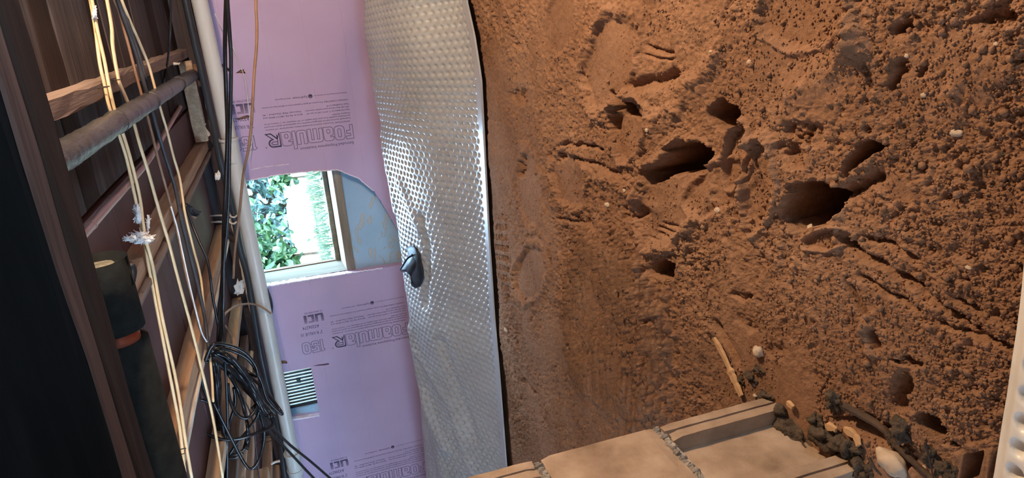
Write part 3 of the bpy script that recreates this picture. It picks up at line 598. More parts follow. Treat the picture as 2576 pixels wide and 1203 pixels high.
def printing(board, X0, Z0):
    YP = YF - .0006
    place = lambda u_, v_: (X0 - v_, YP, Z0 + u_)
    def put(name, me_or_mb, uv=None, label=None):
        if uv is not None:
            me, co = me_or_mb, uv
        else:
            me = me_or_mb.mesh(name); n = len(me.vertices); co = np.empty(n * 3, 'f'); me.vertices.foreach_get('co', co); co = co.reshape(-1, 3)
        w = np.stack([X0 - co[:, 1], np.full(len(co), YP), Z0 + co[:, 0]], -1).astype('f'); me.vertices.foreach_set('co', w.ravel()); me.update()
        o = link(name, me, M['ink'], board)
        if label: o['label'] = label
    def line(body, u0, u1, v0, hgt): me, co = text_mesh(body, u0, u1, v0, v0 + hgt); put('lettering', me, co)
    g, R, wd = glyphs(); k = .380 / wd; mb = MB(); S = lambda pts: [(-.380 + a * k, b * .064) for a, b in pts]
    for q in g: ribbon(mb, S(q), .0019)
    put('lettering', mb, None, 'large outlined word printed in dark blue')
    mb = MB(); ribbon(mb, S(R[0]), .0052); ribbon(mb, S(R[1]), .0030); ribbon(mb, [(a * .93 - .0055, .0045 + b * .86) for a, b in S(R[0])][:10], .0014, False); put('lettering', mb, None, 'bold last letter of the large word')
    g, wd = digits150(); mb = MB()
    for q in g: ribbon(mb, [(.043 + a * .107 / wd, b * .063) for a, b in q], .0019)
    put('lettering', mb, None, 'outlined number 150')
    line('Extruded Polystyrene Insulation', -.375, -.137, .074, .016)
    line('2" R-VALUE 10', .042, .145, -.050, .017); line('A3206274', .053, .131, -.085, .017)
    line('INSTRUCTIONS: This product should not be installed without a thermal barrier. UC Industries', -.372, -.004, -.022, .0085)
    line('recommends use of one half inch thick gypsum board for most applications for specific instructions', -.378, -.002, -.035, .0085)
    line('see literature available from your local supplier or UC Industries, Inc. 1 Century Drive', -.378, -.004, -.047, .0085)
    line('Parsippany, NJ 07054', -.378, -.300, -.058, .0078)
    line('Meets HUD Bulletin No. 71, ASTM C-578, Fed. Spec. HH', -.378, -.190, -.074, .008); line('BOCA 90-74, SBCCI 8942 and', -.170, -.004, -.074, .008)
    line('ICBO 1628, Meets California Quality Standards, Underwriters', -.378, -.185, -.087, .008); line('National, PK# Classified - 40', -.166, -.004, -.087, .008)
    line('Foam Certificate U-10', -.378, -.280, -.098, .0078)
    line('WARNING: COMBUSTIBLE. This product will ignite if exposed to fire of sufficient heat and intensity.', -.378, -.004, -.119, .0085)
    line('Manufactured & Distributed by UC Industries, Inc.', -.377, -.232, -.149, .007); line('hydrovac', -.203, -.140, -.151, .013); line('(water blowing) process', -.132, -.066, -.149, .009)
    mb = MB(); ribbon(mb, [(-.217 + .0075 * math.cos(t * .4), -.145 + .0075 * math.sin(t * .4)) for t in range(16)], .0030)
    mb.add([(-.224, -.146, 0), (-.218, -.140, 0), (-.214, -.144, 0), (-.210, -.141, 0), (-.210, -.149, 0), (-.222, -.150, 0)], [(0, 5, 4, 3, 2, 1)]); put('emblem', mb, None, 'round wave emblem in the small print')
    mb = MB(); ribbon(mb, [(.006 + .0035 * math.cos(t), .060 + .0035 * math.sin(t)) for t in range(7)], .0012); put('lettering', mb)
    # striped three letter logo: bars cut from U, C, I
    mb = MB(); n = 9; hgt = .044
    for i in range(n):
        v0 = -.142 + hgt * i / n; th = hgt / n * (.80 - .45 * i / n); t = (i + .5) / n
        seg = lambda a, b: mb.add([(.024 + a, v0, 0), (.024 + b, v0, 0), (.024 + b, v0 + th, 0), (.024 + a, v0 + th, 0)], [(0, 1, 2, 3)])
        if t < .22: seg(.002, .041); seg(.045, .074)
        elif t > .75: seg(0, .013); seg(.028, .041); seg(.045, .074)
        else: seg(0, .013); seg(.028, .041); seg(.045, .058)
        seg(.080, .094)
    put('emblem', mb, None, 'striped three letter company logo')
    line('UC INDUSTRIES INC', .026, .112, -.158, .009)
printing(boardA, -.492, H(.127)); printing(boardB, -1.531, H(-.009)); printing(boardB, -2.392, H(-.006))

# ================================================================== VENT
vent = empty('foundation_vent', (-1.82, 3.36, VENT[2]), 'metal foundation vent with narrow bright slots let into the wall', 'vent')
x0, x1 = -1.955, -1.745; zb, zt = H(.122), H(.270); n = 11
for i in range(n + 1):
    xx = x1 + (x0 - x1) * i / n * 1.0
    MB().box((xx - .0050, 3.356, zb), (xx + .0050, 3.364, zt)).build('slat', M['metal_vent'], vent)
MB().box((-1.962, 3.350, zb - .012), (-1.675, 3.374, zb)).build('frame', M['metal_vent'], vent)
MB().box((-1.962, 3.350, zt - .008), (-1.675, 3.374, zt + .004)).build('frame', M['metal_vent'], vent)
MB().box((-1.965, 3.350, zb), (-1.955, 3.374, zt)).build('frame', M['metal_vent'], vent)
MB().box((-1.745, 3.350, zb), (-1.675, 3.374, zt)).build('frame', M['metal_vent'], vent)
mb = MB(); kx = x1 + (x0 - x1) * 3.5 / n; mb.box((kx - .010, 3.344, H(.185)), (kx + .010, 3.352, H(.205))); mb.build('knob', M['metal_vent'], vent)

# ================================================================== DIMPLED SHEETS
def dimples(a, b, pitch, rad, depth):
    """staggered pits over sheet coordinates a (along) and b (across)"""
    j = np.floor(a / pitch); off = np.where(j % 2 == 0, 0, .5)
    du = (a / pitch - j - .5) * pitch; dv = ((b / pitch + off) % 1 - .5) * pitch
    r = np.hypot(du, dv)
    return -depth * (1 - ss(.25 * rad, rad, r))
YCREST = 2.95
LE = [atY(px, py, YCREST) for px, py in ((1072, 1203), (1060, 1050), (1045, 900), (1030, 800), (1012, 660), (1000, 580), (975, 430), (955, 300), (940, 180), (922, 100), (915, 0))]
LX = [-4.2, -3.0] + [p.x for p in LE] + [.6, 1.6]; LZ = [LE[0].z, LE[0].z] + [p.z for p in LE] + [LE[-1].z, LE[-1].z]
sa = np.arange(-3.5, .95, .0046); tb = np.linspace(0, 1, 200); SA, TB = np.meshgrid(sa, tb, indexing='ij')
ey = np.interp(SA, ME_X, ME_Y); lz = np.interp(SA, LX, LZ)
prof_t = np.array([0, .06, .15, .23, .33, .43, .50, .53, .57, .63, .70]) / .70
fy = np.interp(TB * .70, prof_t * .70, prof_t * .70 / .53); fz = np.interp(TB, prof_t, [.0, .05, .27, .52, .75, .90, .985, 1, .98, .88, .70])
ks = np.ones(15) / 15
def smooth_rows(a): p = np.pad(a, ((0, 0), (7, 7)), mode='edge'); p[:, :7] = 2 * a[:, :1] - a[:, 7:0:-1]; p[:, -7:] = 2 * a[:, -1:] - a[:, -2:-9:-1]; return np.apply_along_axis(lambda r: np.convolve(r, ks, 'valid'), 1, p)
fz = np.repeat(smooth_rows(fz[:1]), len(sa), 0)
BY = ey + (YCREST - ey) * fy; BZ = .006 + (lz - .006) * fz
wr = .014 * fbm(SA * 2.2, TB * 3.0, 3, 3) * np.sin(np.pi * np.clip(TB * 1.25, 0, 1)) + .005 * fbm(SA * 7, TB * 4, 9, 3) * ss(0, .15, TB)
def fold(pts, w, amp):
    global wr
    P = [atY(px, py, Yq) for px, py, Yq in pts]; d = np.full(SA.shape, 9.)
    for a, b in zip(P[:-1], P[1:]):
        ax, ay, bx, by = a.x, a.y, b.x, b.y; L = (bx - ax) ** 2 + (by - ay) ** 2
        t = np.clip(((SA - ax) * (bx - ax) + (BY - ay) * (by - ay)) / L, 0, 1); d = np.minimum(d, np.hypot(SA - ax - t * (bx - ax), BY - ay - t * (by - ay)))
    wr = wr + amp * np.exp(-(d / w) ** 2)
fold([(1130, 540, 2.72), (1128, 620, 2.72), (1110, 760, 2.78)], .020, -.016); fold([(1095, 450, 2.85), (1122, 560, 2.74)], .03, .012)
fold([(1070, 820, 2.95), (1100, 960, 2.9), (1150, 1120, 2.75)], .035, .020); fold([(1140, 860, 2.7), (1160, 960, 2.66), (1190, 1100, 2.6)], .03, -.018)
fold([(1110, 1000, 2.85), (1140, 1203, 2.78)], .04, .016); fold([(1090, 880, 2.9), (1150, 1010, 2.7), (1180, 1203, 2.62)], .02, .010)
fold([(1030, 330, 2.98), (1045, 430, 2.95), (1050, 520, 2.95)], .03, .012); fold([(985, 60, 3.02), (1000, 250, 3.0)], .05, .014)
plen = .80
lip = ss(.045, .06, TB) * (1 - ss(.985, .995, TB))
dz = dimples(SA + .14 * TB * plen * np.sin(SA * 1.3 + .6), TB * plen, .0275, .0105, .0085) * lip
BZ2 = BZ + wr + dz; BY2 = BY - .35 * (wr + dz) * ss(.3, 1, TB)
BZ2 = np.maximum(BZ2, .004); SHX, SHY, SHZ = SA, BY2, BZ2
sheet = grid_obj('dimpled_sheet', SA[:, ::-1], BY2[:, ::-1], BZ2[:, ::-1], M['membrane'])
tag(sheet, 'long glossy white dimpled plastic sheet lying along the foot of the pink wall', 'plastic sheet')
ln = MB(); P = [Vector((float(a), float(b), float(c) + .001)) for a, b, c in zip(SA[::8, 0], BY2[::8, 0], BZ2[::8, 0])]
ln.sweep(P, [(-.003, -.003), (.003, -.003), (.003, .004), (-.003, .004)]); ln.build('edge_lip', M['membrane'], sheet)
# the near sheet by the camera
NX = [p.x for p in NE][::-1]; NY = [p.y for p in NE][::-1]
sa = np.arange(-1.05, .18, .0022); tb = np.arange(0, .30, .0024); SA, TB = np.meshgrid(sa, tb, indexing='ij')
ey = np.interp(SA, NX, NY); BY = ey - TB
Z0_ = .030 + .006 * fbm(SA * 4, TB * 4, 13, 3) - .012 * (1 - ss(0, .02, TB)) + .05 * TB
lip = ss(.012, .016, TB)
yy_ = TB - .0275
BZ = Z0_ + dimples(yy_ + .0135, SA + .004, .0285, .0112, .012) * lip
near = grid_obj('dimpled_sheet', SA, BY, BZ, M['membrane_near']); tag(near, 'white dimpled plastic sheet edge at the near end of the dirt', 'plastic sheet')
near.data.flip_normals(); sheet.data.update()

# ================================================================== TIMBER OVERHEAD
gd = empty('girder', (0, .85, H(.26)), 'dark built-up timber girder crossing close overhead', 'beam')
beam(MB(), (0, 0, 0), (1, 0, 0), 1, 1)
for yc, wd, z0, mt, sd in ((.888, .052, .262, 'girder', 1), (.805, .048, .258, 'girder_red', 2), (.775, .012, .2575, 'girder_shade', 4), (.8435, .024, .285, 'girder', 3)):  # the thin front plank carries the near face's painted shade
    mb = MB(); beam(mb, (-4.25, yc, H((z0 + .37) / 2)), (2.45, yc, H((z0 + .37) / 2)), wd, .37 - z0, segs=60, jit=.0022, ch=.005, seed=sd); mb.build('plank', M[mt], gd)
JX = {-.284: 'joist_grey', -1.322: 'joist', -2.39: 'joist', -3.375: 'joist_tan', -4.42: 'joist_tan', -5.48: 'joist_tan', -6.5: 'joist_tan', -7.5: 'joist_tan', .78: 'joist', 1.8: 'joist'}
WID = {-.284: .036, -1.322: .043, -2.39: .05}
nm_ = {-.284: 'old rough joist, first one left of the grey wrapped pipe run', -1.322: 'floor joist second from the camera side, with a low strip nailed on', -2.39: 'floor joist holding up the black cable coil', -3.375: 'pale floor joist just past the coil joist',
       -4.42: 'fourth pale joist past the coil', -5.48: 'pale joist behind the hanging cable loops, lower end', -6.5: 'pale joist beyond the loops near the far corner', -7.5: 'last pale joist near the far corner'}
nm_[.78] = 'floor joist just right of the picture, nearer the cables'; nm_[1.8] = 'floor joist out of the picture beside the work lamp'
nm_[-.284] = 'rough old floor joist above the wrapped grey pipe, with cables stapled across'
jroots = {}
for i, (xr, mt) in enumerate(JX.items()):
    w = WID.get(xr, .042); x = xr * .37 - w / 2; mb = MB()
    beam(mb, (x, -1.0, ZB + .0215), (x, 3.242, ZB + .0215), w, .043, segs=50, jit=.0012 if i else .0025, seed=i + 20)
    o = mb.build('floor_joist', M[mt])
    tag(o, nm_.get(xr, 'floor joist over the work lamp, out of the picture to the right'), 'joist', 'floor joists')
# strip nailed along the second joist, hanging a little lower
def strip(xa, xb, y0, y1, z0, z1, mt, name, label, seed):
    mb = MB(); beam(mb, ((xa + xb) / 2, y0, (z0 + z1) / 2), ((xa + xb) / 2, y1, (z0 + z1) / 2), abs(xb - xa), z1 - z0, segs=30, jit=.0012, ch=.002, seed=seed)
    return tag(mb.build(name, M[mt]), label, 'strip', 'nailed strips')
strip(-.553, -.537, 1.0, 3.22, ZB - .009, ZB + .040, 'joist_grey', 'nailing_strip', 'thin brown strip nailed to the left of the second joist', 1)
strip(-.963, -.947, 1.0, 3.22, ZB - .004, ZB + .040, 'pale_wood', 'nailing_strip', 'thin pale strip along the coil joist', 2)
strip(-1.475, -1.44, 1.0, 3.22, ZB + .006, ZB + .040, 'joist_grey', 'nailing_strip', 'greyish strip between two pale joists behind the cable loops', 3)
strip(-1.535, -1.526, 1.0, 3.22, ZB - .004, ZB + .040, 'pale_wood', 'nailing_strip', 'narrow near white strip behind the cable loops', 4)
strip(-1.855, -1.80, 1.0, 2.64, ZB - .03, ZB + .030, 'joist_tan', 'nailing_strip', 'tan board with a broken end below the coil', 5)
strip(-2.24, -2.19, 1.0, 3.22, ZB - .01, ZB + .035, 'joist_tan', 'nailing_strip', 'tan strip beside the far joists', 6)
mb = MB(); beam(mb, (-4.25, 3.235, H(.354)), (2.45, 3.235, H(.354)), .05, .036, segs=60, jit=.002, ch=.003, seed=7); tag(mb.build('sill_plate', M['sill']), 'dark sill timber along the wall top behind the black pipe', 'beam')
mb = MB(); p = [Vector((-2.9 + i * .03, 3.205 + random.uniform(-.001, .001), H(.337) + random.uniform(-.003, .003))) for i in range(115)]
mb.sweep(p, [(-.0015, -.006), (.0015, -.006), (.0015, .006), (-.0015, .006)]); tag(mb.build('paper_strip', M['tie']), 'pale torn paper edge along the dark sill timber', 'paper')
mb = MB(); beam(mb, (-.15, 3.12, H(.378)), (-.478, 3.12, H(.378)), .035, .050, segs=10, jit=.001, seed=9); tag(mb.build('blocking', M['joist_tan']), 'short pale wood block between the first two joists at the wall', 'block')
# flashing scraps at joist ends
def flat_scrap(px, py, Y, s, mt, name, label, cat, seed):
    c = atY(px, py, Y); mb = MB(); q = random.Random(seed); R = Matrix.Rotation(q.random() * 3, 3, 'Y') @ Matrix.Rotation(q.uniform(-.6, .6), 3, 'X'); n = 4; vs = []
    for i in range(n + 1):
        for j in range(n + 1):
            u_, v_ = (i / n - .5) * s, (j / n - .5) * s * .6; vs.append(c + R @ Vector((u_ + q.uniform(-.1, .1) * s, q.uniform(-.12, .12) * s, v_ + q.uniform(-.1, .1) * s)))
    k = n + 1; top_ = [(i * k + j, i * k + j + 1, (i + 1) * k + j + 1, (i + 1) * k + j) for i in range(n) for j in range(n)]; mb.add(vs, top_)
    o = mb.build(name, M[mt]); md = o.modifiers.new('thickness', 'SOLIDIFY'); md.thickness = .002
    return tag(o, label, cat)
flat_scrap(603, 722, 3.1, .07, 'tie', 'paper_scrap', 'crumpled grey paper scrap stuck at a joist end by the black pipe', 'paper', 1)
flat_scrap(515, 328, 3.12, .05, 'tie', 'paper_scrap', 'small grey paper scrap at the second joist end', 'paper', 2)
flat_scrap(500, 165, 3.14, .05, 'debris', 'bark_scrap', 'curled brown scrap between sill timber and black pipe', 'scrap', 3)
flat_scrap(480, 528, 2.3, .05, 'rubber', 'tape_scrap', 'dark folded tape hanging off the yellowed cable at the second joist', 'tape', 6)

# ================================================================== PIPES
def pathY(pts, Y): return spline([atY(px, py, Y) for px, py in pts], 8)
wpip = empty('white_pipe', (-1, 2.98, H(.26)), 'long white plastic drain pipe hung along the pink wall', 'pipe')
c = [(.9, .285), (.40, .273), (.076, .264), (-.201, .261), (-.38, .260), (-.544, .258), (-.76, .259), (-1.062, .258), (-1.268, .260), (-1.897, .265), (-2.132, .268), (-2.8, .275), (-3.4, .28)]
cp = spline([Vector((a, 2.98, H(b))) for a, b in c], 6); MB().tube(cp, .030, 24).build('pipe', M['pvc'], wpip, True)
def coupling(xc, L, r):
    mb = MB(); mb.tube([Vector((xc - L / 2, 2.98, H(.2615))), Vector((xc + L / 2, 2.98, H(.2615)))], r, 24); mb.tube([Vector((xc + L / 2 - .012, 2.98, H(.2615))), Vector((xc + L / 2, 2.98, H(.2615)))], r + .004, 24)
    return mb
k = atY(590, 345, 2.98).x; coupling(k - .05, .10, .0345).build('coupling', M['pvc'], wpip)
k = atY(737, 1140, 2.98).x
mb = MB(); mb.tube([Vector((k - .12, 2.98, H(.267))), Vector((k, 2.98, H(.266)))], .0355, 24); mb.tube([Vector((k - .005, 2.98, H(.266))), Vector((k + .006, 2.98, H(.266)))], .040, 24)
mb.tube([Vector((k - .10, 2.98, H(.267))), Vector((k - .09, 2.98, H(.267)))], .039, 24); mb.build('coupling', M['pvc'], wpip)
bp_ = [(467, 0), (509, 186), (535, 300), (554, 400), (575, 480), (587, 530), (603, 620), (622, 690), (641, 800), (658, 900), (682, 1000), (705, 1100), (719, 1203)]
P = [atY(px, py, 3.06) for px, py in bp_]; P = [Vector((.9, 3.06, P[0].z)), Vector((.5, 3.06, P[0].z))] + P + [Vector((-2.8, 3.06, P[-1].z)), Vector((-3.5, 3.06, P[-1].z))]
bpp = empty('black_pipe', (-1, 3.06, H(.31)), 'slim black plastic pipe running above the white pipe', 'pipe')
MB().tube(spline(P, 6), .0150, 16).build('pipe', M['abs'], bpp, True)
for px, py in ((589, 540), (588, 556)):
    cc = atY(px, py, 3.06); mb = MB()
    mb.tube([Vector((cc.x + .008 * math.cos(t), 3.06 + .0175 * math.sin(t * .7 + 2.6), cc.z + .0175 * math.cos(t * .7 + 2.6))) for t in range(10)], .004, 5)
    e = atY(px - 74, py + 4, 3.15); mb.tube([Vector((cc.x, 3.05, cc.z + .01)), Vector((cc.x, 3.06, cc.z + .03)), e.lerp(cc, .5), e], .0045, 5, scale=[1, 1, .9, .5])
    mb.build('hanger', M['tie'], bpp)
# grey wrapped pipe hung beside the first joist
pp = [Vector((-.182, .93, H(.352))), Vector((-.183, 1.05, H(.352))), Vector((-.186, 1.3, H(.352))), Vector((-.190, 1.8, H(.353))), Vector((-.196, 2.4, H(.353))), Vector((-.203, 3.07, H(.354)))]
sp = spline(pp, 40); sc = [1 + .045 * math.sin(i * .9) * math.sin(i * .37 + 1) + .03 * random.uniform(-1, 1) for i in range(len(sp))]
gp = empty('wrapped_pipe', (-.19, 1.9, H(.33)), 'grey foam wrapped pipe running under the boards beside the first joist', 'pipe')
mb = MB(); mb.tube(sp, .0235, 18, scale=sc); mb.build('foam_sleeve', M['sleeve'], gp, True)
for yv in (1.62, 2.05, 2.62):
    mb = MB(); xx = np.interp(yv, [.9, 3.07], [-.182, -.203]); mb.tube([Vector((xx, yv - .004, H(.353))), Vector((xx, yv + .004, H(.353)))], .0255, 18); mb.build('seam_tape', M['sleeve'], gp, True)
cpz = [Vector((-.332, -.6, H(.374))), Vector((-.333, 1.32, H(.374))), Vector((-.336, 1.6, H(.376))), Vector((-.338, 2.0, H(.381))), Vector((-.325, 2.45, H(.394))), Vector((-.305, 2.9, H(.402)))]
cu = empty('copper_tube', (-.33, 1.9, H(.37)), 'thin dull copper water tube crossing to the wall under the panels', 'pipe')
MB().tube(spline(cpz, 10), .0080, 14).build('tube', M['copper'], cu, True)
mb = MB(); mb.tube([Vector((-.333, 1.345, H(.374))), Vector((-.333, 1.352, H(.374)))], .0095, 14); mb.build('joint_ring', M['copper'], cu)
# insulated pipe behind the girder with an elbow and a bare red gap
ip = empty('insulated_pipe', (-.6, 1.056, H(.26)), 'dark green grey foam insulated pipe with an elbow behind the girder', 'pipe')
zc, yc, rp = H(.300), 1.056, .040
xg = atZ(322, 790, zc).x
xe = atZ(270, 634, zc).x
mb = MB(); S = [Vector((xx, yc, zc)) for xx in (xg + .010, xg + .05, xg + .12, xe - .036, xe - .024, xe - .013, xe - .004, xe)]; mb.tube(S, rp, 24, scale=[1, 1, 1, 1, .97, .91, .80, .66]); mb.build('foam_sleeve', M['sleeve_dark'], ip, True)
mb = MB(); blob(mb, Vector((xe - .006, yc, zc)), (.009, rp * .74, rp * .74), 3, .06, 3); o = mb.build('foam_elbow', M['sleeve_lit'], ip, True); o['label'] = 'speckled foam end with lamp light painted in'
c = Vector((atZ(284, 665, zc).x, yc + .012, zc - .0095)); mb = MB(); mb.tube(spline([c + Vector((.012, .006, -.028)), c + Vector((.002, .002, -.029)), c + Vector((-.010, -.010, -.026))], 4), .006, 8); o = mb.build('slit', M['rubber'], ip, True)
mb = MB(); mb.tube([Vector((xg + .02, yc, zc)), Vector((xg - .03, yc, zc))], rp * .74, 18); o = mb.build('bare_pipe', M['red_copper'], ip, True); o['label'] = 'bare red brown pipe in the gap between sleeves'
mb = MB(); mb.tube([Vector((xg - .010, yc, zc)), Vector((xg - .6, yc, zc)), Vector((-2.6, yc, zc))], rp, 22); mb.build('foam_sleeve', M['sleeve_dark'], ip, True)

# ================================================================== CABLES
def cable(name, path, r, mat, label, prof=None, cat='cable', group=None, n=8, twist=None, up=Vector((0, 0, 1)), parent=None):
    mb = MB()
    if prof: mb.sweep(path, prof, up=up, twist=twist)
    else: mb.tube(path, r, n)
    o = mb.build(name, mat, parent, True)
    if parent is None: tag(o, label, cat, group)
    return o
def oval(a, b, n=10): return [(a * math.cos(2 * math.pi * i / n), b * math.sin(2 * math.pi * i / n)) for i in range(n)]
def zpath(pts, z, n=6): return spline([atZ(px, py, z if len(q) == 0 else q[0]) for px, py, *q in pts], n)
ZC = ZB - .007
def ypath(pts, n=6): return spline([atY(px, py, Y) for px, py, Y in pts], n)
cable('power_cable', zpath([(212, -60), (227, 0), (240, 75), (251, 160), (264, 219), (275, 270), (296, 330), (318, 400), (340, 500), (360, 592), (372, 660), (395, 780), (430, 960), (452, 1080), (466, 1203)], ZC), .005, M['cable_tan'], 'yellowed flat cable, the one nearest the girder, stapled under the joists', oval(.0060, .0034))
cable('power_cable', zpath([(214, -60), (231, 0), (244, 72), (262, 150), (275, 220), (292, 290), (312, 345), (332, 415), (352, 500), (364, 592), (384, 670), (408, 800), (445, 970), (468, 1120), (482, 1203)], ZC - .007), .005, M['cable_tan'], 'yellowed flat cable twinned with the one nearest the girder', oval(.0060, .0034))
cable('power_cable', zpath([(258, -60), (269, 0), (281, 70), (284, 120), (297, 195), (303, 215), (322, 260), (334, 300), (350, 360), (372, 430), (400, 530), (424, 610), (450, 710), (480, 820), (505, 920), (535, 1050), (560, 1203)], ZC - .004), .006, M['cable_tan'], 'widest yellowed flat cable, wavy, third from the girder', oval(.0088, .0036))
cable('power_cable', zpath([(290, -60), (306, 0), (330, 60), (352, 110), (374, 165), (388, 215), (402, 268), (420, 330), (435, 390), (452, 450), (466, 540), (485, 620), (505, 700), (513, 780), (524, 860), (533, 950), (536, 1010)], ZC - .010), .005, M['cable_tan'], 'thin yellowed cable nearest the pipes, ending near the coil', oval(.0054, .0036))
cable('thin_cable', zpath([(270, -60), (287, 0), (302, 40), (322, 110), (340, 180), (362, 260), (383, 340), (400, 410), (425, 500), (447, 590), (470, 700), (495, 790), (505, 830)], ZC - .002), .0036, M['cable_brown'], 'thin brownish wire between the wide yellow cable and the black cable')
cable('thin_cable', zpath([(520, 860), (505, 830), (480, 730), (460, 640), (446, 575), (430, 520)], ZC - .014), .0022, M['white_wire'], 'hair thin pale wire beside the brownish wire')
cable('dark_cable', zpath([(272, -60), (296, 0), (320, 70), (345, 145), (362, 210), (380, 270), (398, 335), (418, 400), (440, 470), (456, 550), (478, 640), (498, 720), (515, 800), (525, 880)], ZC - .012), .0052, M['cable_grey'], 'dull black cable running beside the brownish wire to the coil')
cable('dark_cable', zpath([(280, -60), (304, 0), (326, 70), (350, 140), (366, 200)], ZC - .006), .0048, M['cable_grey'], 'second dull black cable beside the first at the upper end')
cable('black_cable', ypath([(428, -40, 2.5), (430, 0, 2.5), (428, 80, 2.5), (422, 150, 2.55), (412, 200, 2.6), (409, 215, 2.68)]), .0035, M['cable_black'], 'thin black cord dropping behind the grey wrapped pipe')
cable('black_cable', ypath([(412, 250, 2.9), (420, 290, 2.85), (427, 330, 2.8), (430, 360, 2.8), (440, 430, 2.6)]), .0035, M['cable_black'], 'thin black cord emerging left of the grey wrapped pipe')
cable('black_cable', ypath([(466, 512, 2.2), (482, 560, 2.18), (500, 605, 2.15), (520, 650, 2.12), (528, 690, 2.1), (534, 740, 2.1), (545, 800, 2.1), (552, 840, 2.1)]), .0042, M['cable_black'], 'black cord bending across the coil joist toward the coil')
cable('black_cable', ypath([(571, -40, 1.9), (569, 0, 1.9), (566, 120, 1.95), (569, 240, 2.0), (572, 330, 2.0), (568, 450, 2.03), (563, 560, 2.05), (560, 680, 2.08), (553, 770, 2.1), (548, 850, 2.1), (545, 890, 2.12)]), .0052, M['cable_black'], 'black cord hanging along the white pipe, the straighter of a pair')
cable('black_cable', ypath([(572, -40, 1.88), (572, 0, 1.88), (578, 90, 1.9), (581, 150, 1.92), (580, 260, 1.95), (577, 380, 1.98), (576, 480, 2.0), (570, 580, 2.03), (563, 660, 2.06), (562, 760, 2.08), (556, 840, 2.09), (552, 900, 2.1)]), .0048, M['cable_black'], 'black cord bowed out beside the straighter cord at the white pipe')
cable('brown_cable', ypath([(668, -330, 2.2), (652, -150, 2.2), (644, 0, 2.2), (646, 60, 2.2), (645, 120, 2.2), (639, 190, 2.2), (636, 250, 2.2), (632, 320, 2.22), (624, 380, 2.25), (612, 440, 2.3), (604, 520, 2.35), (598, 570, 2.4), (590, 640, 2.45), (587, 700, 2.5)]), .0042, M['cable_brown'], 'rust brown cord hanging in front of the printed board')
cable('thin_wire', ypath([(540, 35, 3.1), (560, 72, 3.12), (585, 118, 3.15), (605, 165, 3.17), (618, 210, 3.18), (624, 260, 3.185), (630, 310, 3.185), (634, 350, 3.18), (628, 400, 3.17)]), .0016, M['white_wire'], 'fine twisted pale wire trailing over the printed board')
cable('cable_stub', ypath([(548, 838, 2.1), (552, 815, 2.15), (566, 790, 2.3), (590, 772, 2.55), (618, 765, 2.8), (640, 766, 2.9), (662, 775, 2.93), (682, 789, 2.92)]), .0042, M['cable_brown'], 'brown cut cord arching across both pipes')
cable('cable_stub', ypath([(555, 815, 2.12), (568, 822, 2.2), (580, 842, 2.3), (583, 862, 2.3), (580, 876, 2.3)]), .0035, M['cable_brown'], 'short brown cord tail curling above the coil')
cable('black_cable', ypath([(672, 728, 3.193), (680, 750, 3.194), (684, 770, 3.194), (683, 788, 3.193)]), .005, M['cable_black'], 'short black cord tail behind the white pipe below the window')
for (px, py) in ((264, 219), (298, 200)):
    c = atZ(px, py, ZC - .006); mb = MB(); mb.tube([Vector((c.x, c.y - .011, ZB + .004)), Vector((c.x, c.y - .010, ZC - .012)), Vector((c.x, c.y + .010, ZC - .012)), Vector((c.x, c.y + .011, ZB + .004))], .0013, 5)
    tag(mb.build('staple', M['staple']), 'dark staple pinning the ' + ('wide yellowed cable' if px == 298 else 'yellowed cable nearest the girder') + ' to the rough joist', 'staple')
c = atZ(459, 1136, ZC - .006); mb = MB(); mb.tube([Vector((c.x, c.y - .011, ZB + .02)), Vector((c.x, c.y - .010, ZC - .012)), Vector((c.x, c.y + .010, ZC - .012)), Vector((c.x, c.y + .011, ZB + .02))], .0013, 5)
tag(mb.build('staple', M['staple']), 'dark staple on the yellowed cable at its far lower end', 'staple')
# the hanging coil: one long cord in many loops
coil = empty('cable_coil', atY(560, 890, 2.1), 'tangled coil of black cord hung from a joist in front of the pipes', 'cable coil')
def loop(pts, r=.0052, name='cord_loop'):
    cable(name, ypath(pts, 8), r, M['cable_black'], None, parent=coil)
q = random.Random(4)
def jig(pts, a): return [(x + q.uniform(-a, a), y_ + q.uniform(-a, a), Y + q.uniform(-.04, .04)) for x, y_, Y in pts]
# slanting bundle from the hook to the pipe
base = [(522, 905, 2.05), (540, 878, 2.05), (575, 880, 2.06), (625, 905, 2.08), (655, 955, 2.1), (672, 1005, 2.12), (700, 1035, 2.14), (710, 1042, 2.15), (700, 1025, 2.18), (660, 975, 2.2), (600, 925, 2.2), (548, 895, 2.12), (524, 902, 2.08)]
loop(base)
loop([(515, 910, 2.0), (535, 868, 2.0), (570, 868, 2.02), (612, 885, 2.04), (640, 915, 2.06), (648, 945, 2.07), (630, 940, 2.1), (590, 910, 2.12), (545, 890, 2.1), (520, 902, 2.08)])
for i in range(9):
    s = i / 8
    loop(jig([(518 + 8 * s, 905, 2.04), (538, 884 + 6 * s, 2.03), (572, 890 + 22 * s, 2.04), (612 - 6 * s, 930 + 22 * s, 2.07), (648 - 12 * s, 985 + 14 * s, 2.1), (668 - 14 * s, 1030 + 6 * s, 2.12), (690 - 22 * s, 1048 - 2 * s, 2.13),
              (668 - 20 * s, 1020 - 4 * s, 2.18), (622 - 10 * s, 968 + 8 * s, 2.2), (572 - 6 * s, 925 + 8 * s, 2.17), (535, 905 + 4 * s, 2.12), (520, 908, 2.07)], 2.2))
for i in range(5):   # twisted tail bundle falling from the middle
    loop(jig([(575, 940, 2.1), (598, 985, 2.1), (615, 1030, 2.11), (622, 1070, 2.12), (622 + 2 * i, 1100, 2.12), (612 + 3 * i, 1130, 2.12)], 2.5), .0042)
loop([(573, 965, 2.08), (577, 1000, 2.07), (590, 1035, 2.06), (612, 1052, 2.06), (632, 1046, 2.07), (648, 1020, 2.09), (652, 990, 2.1)])
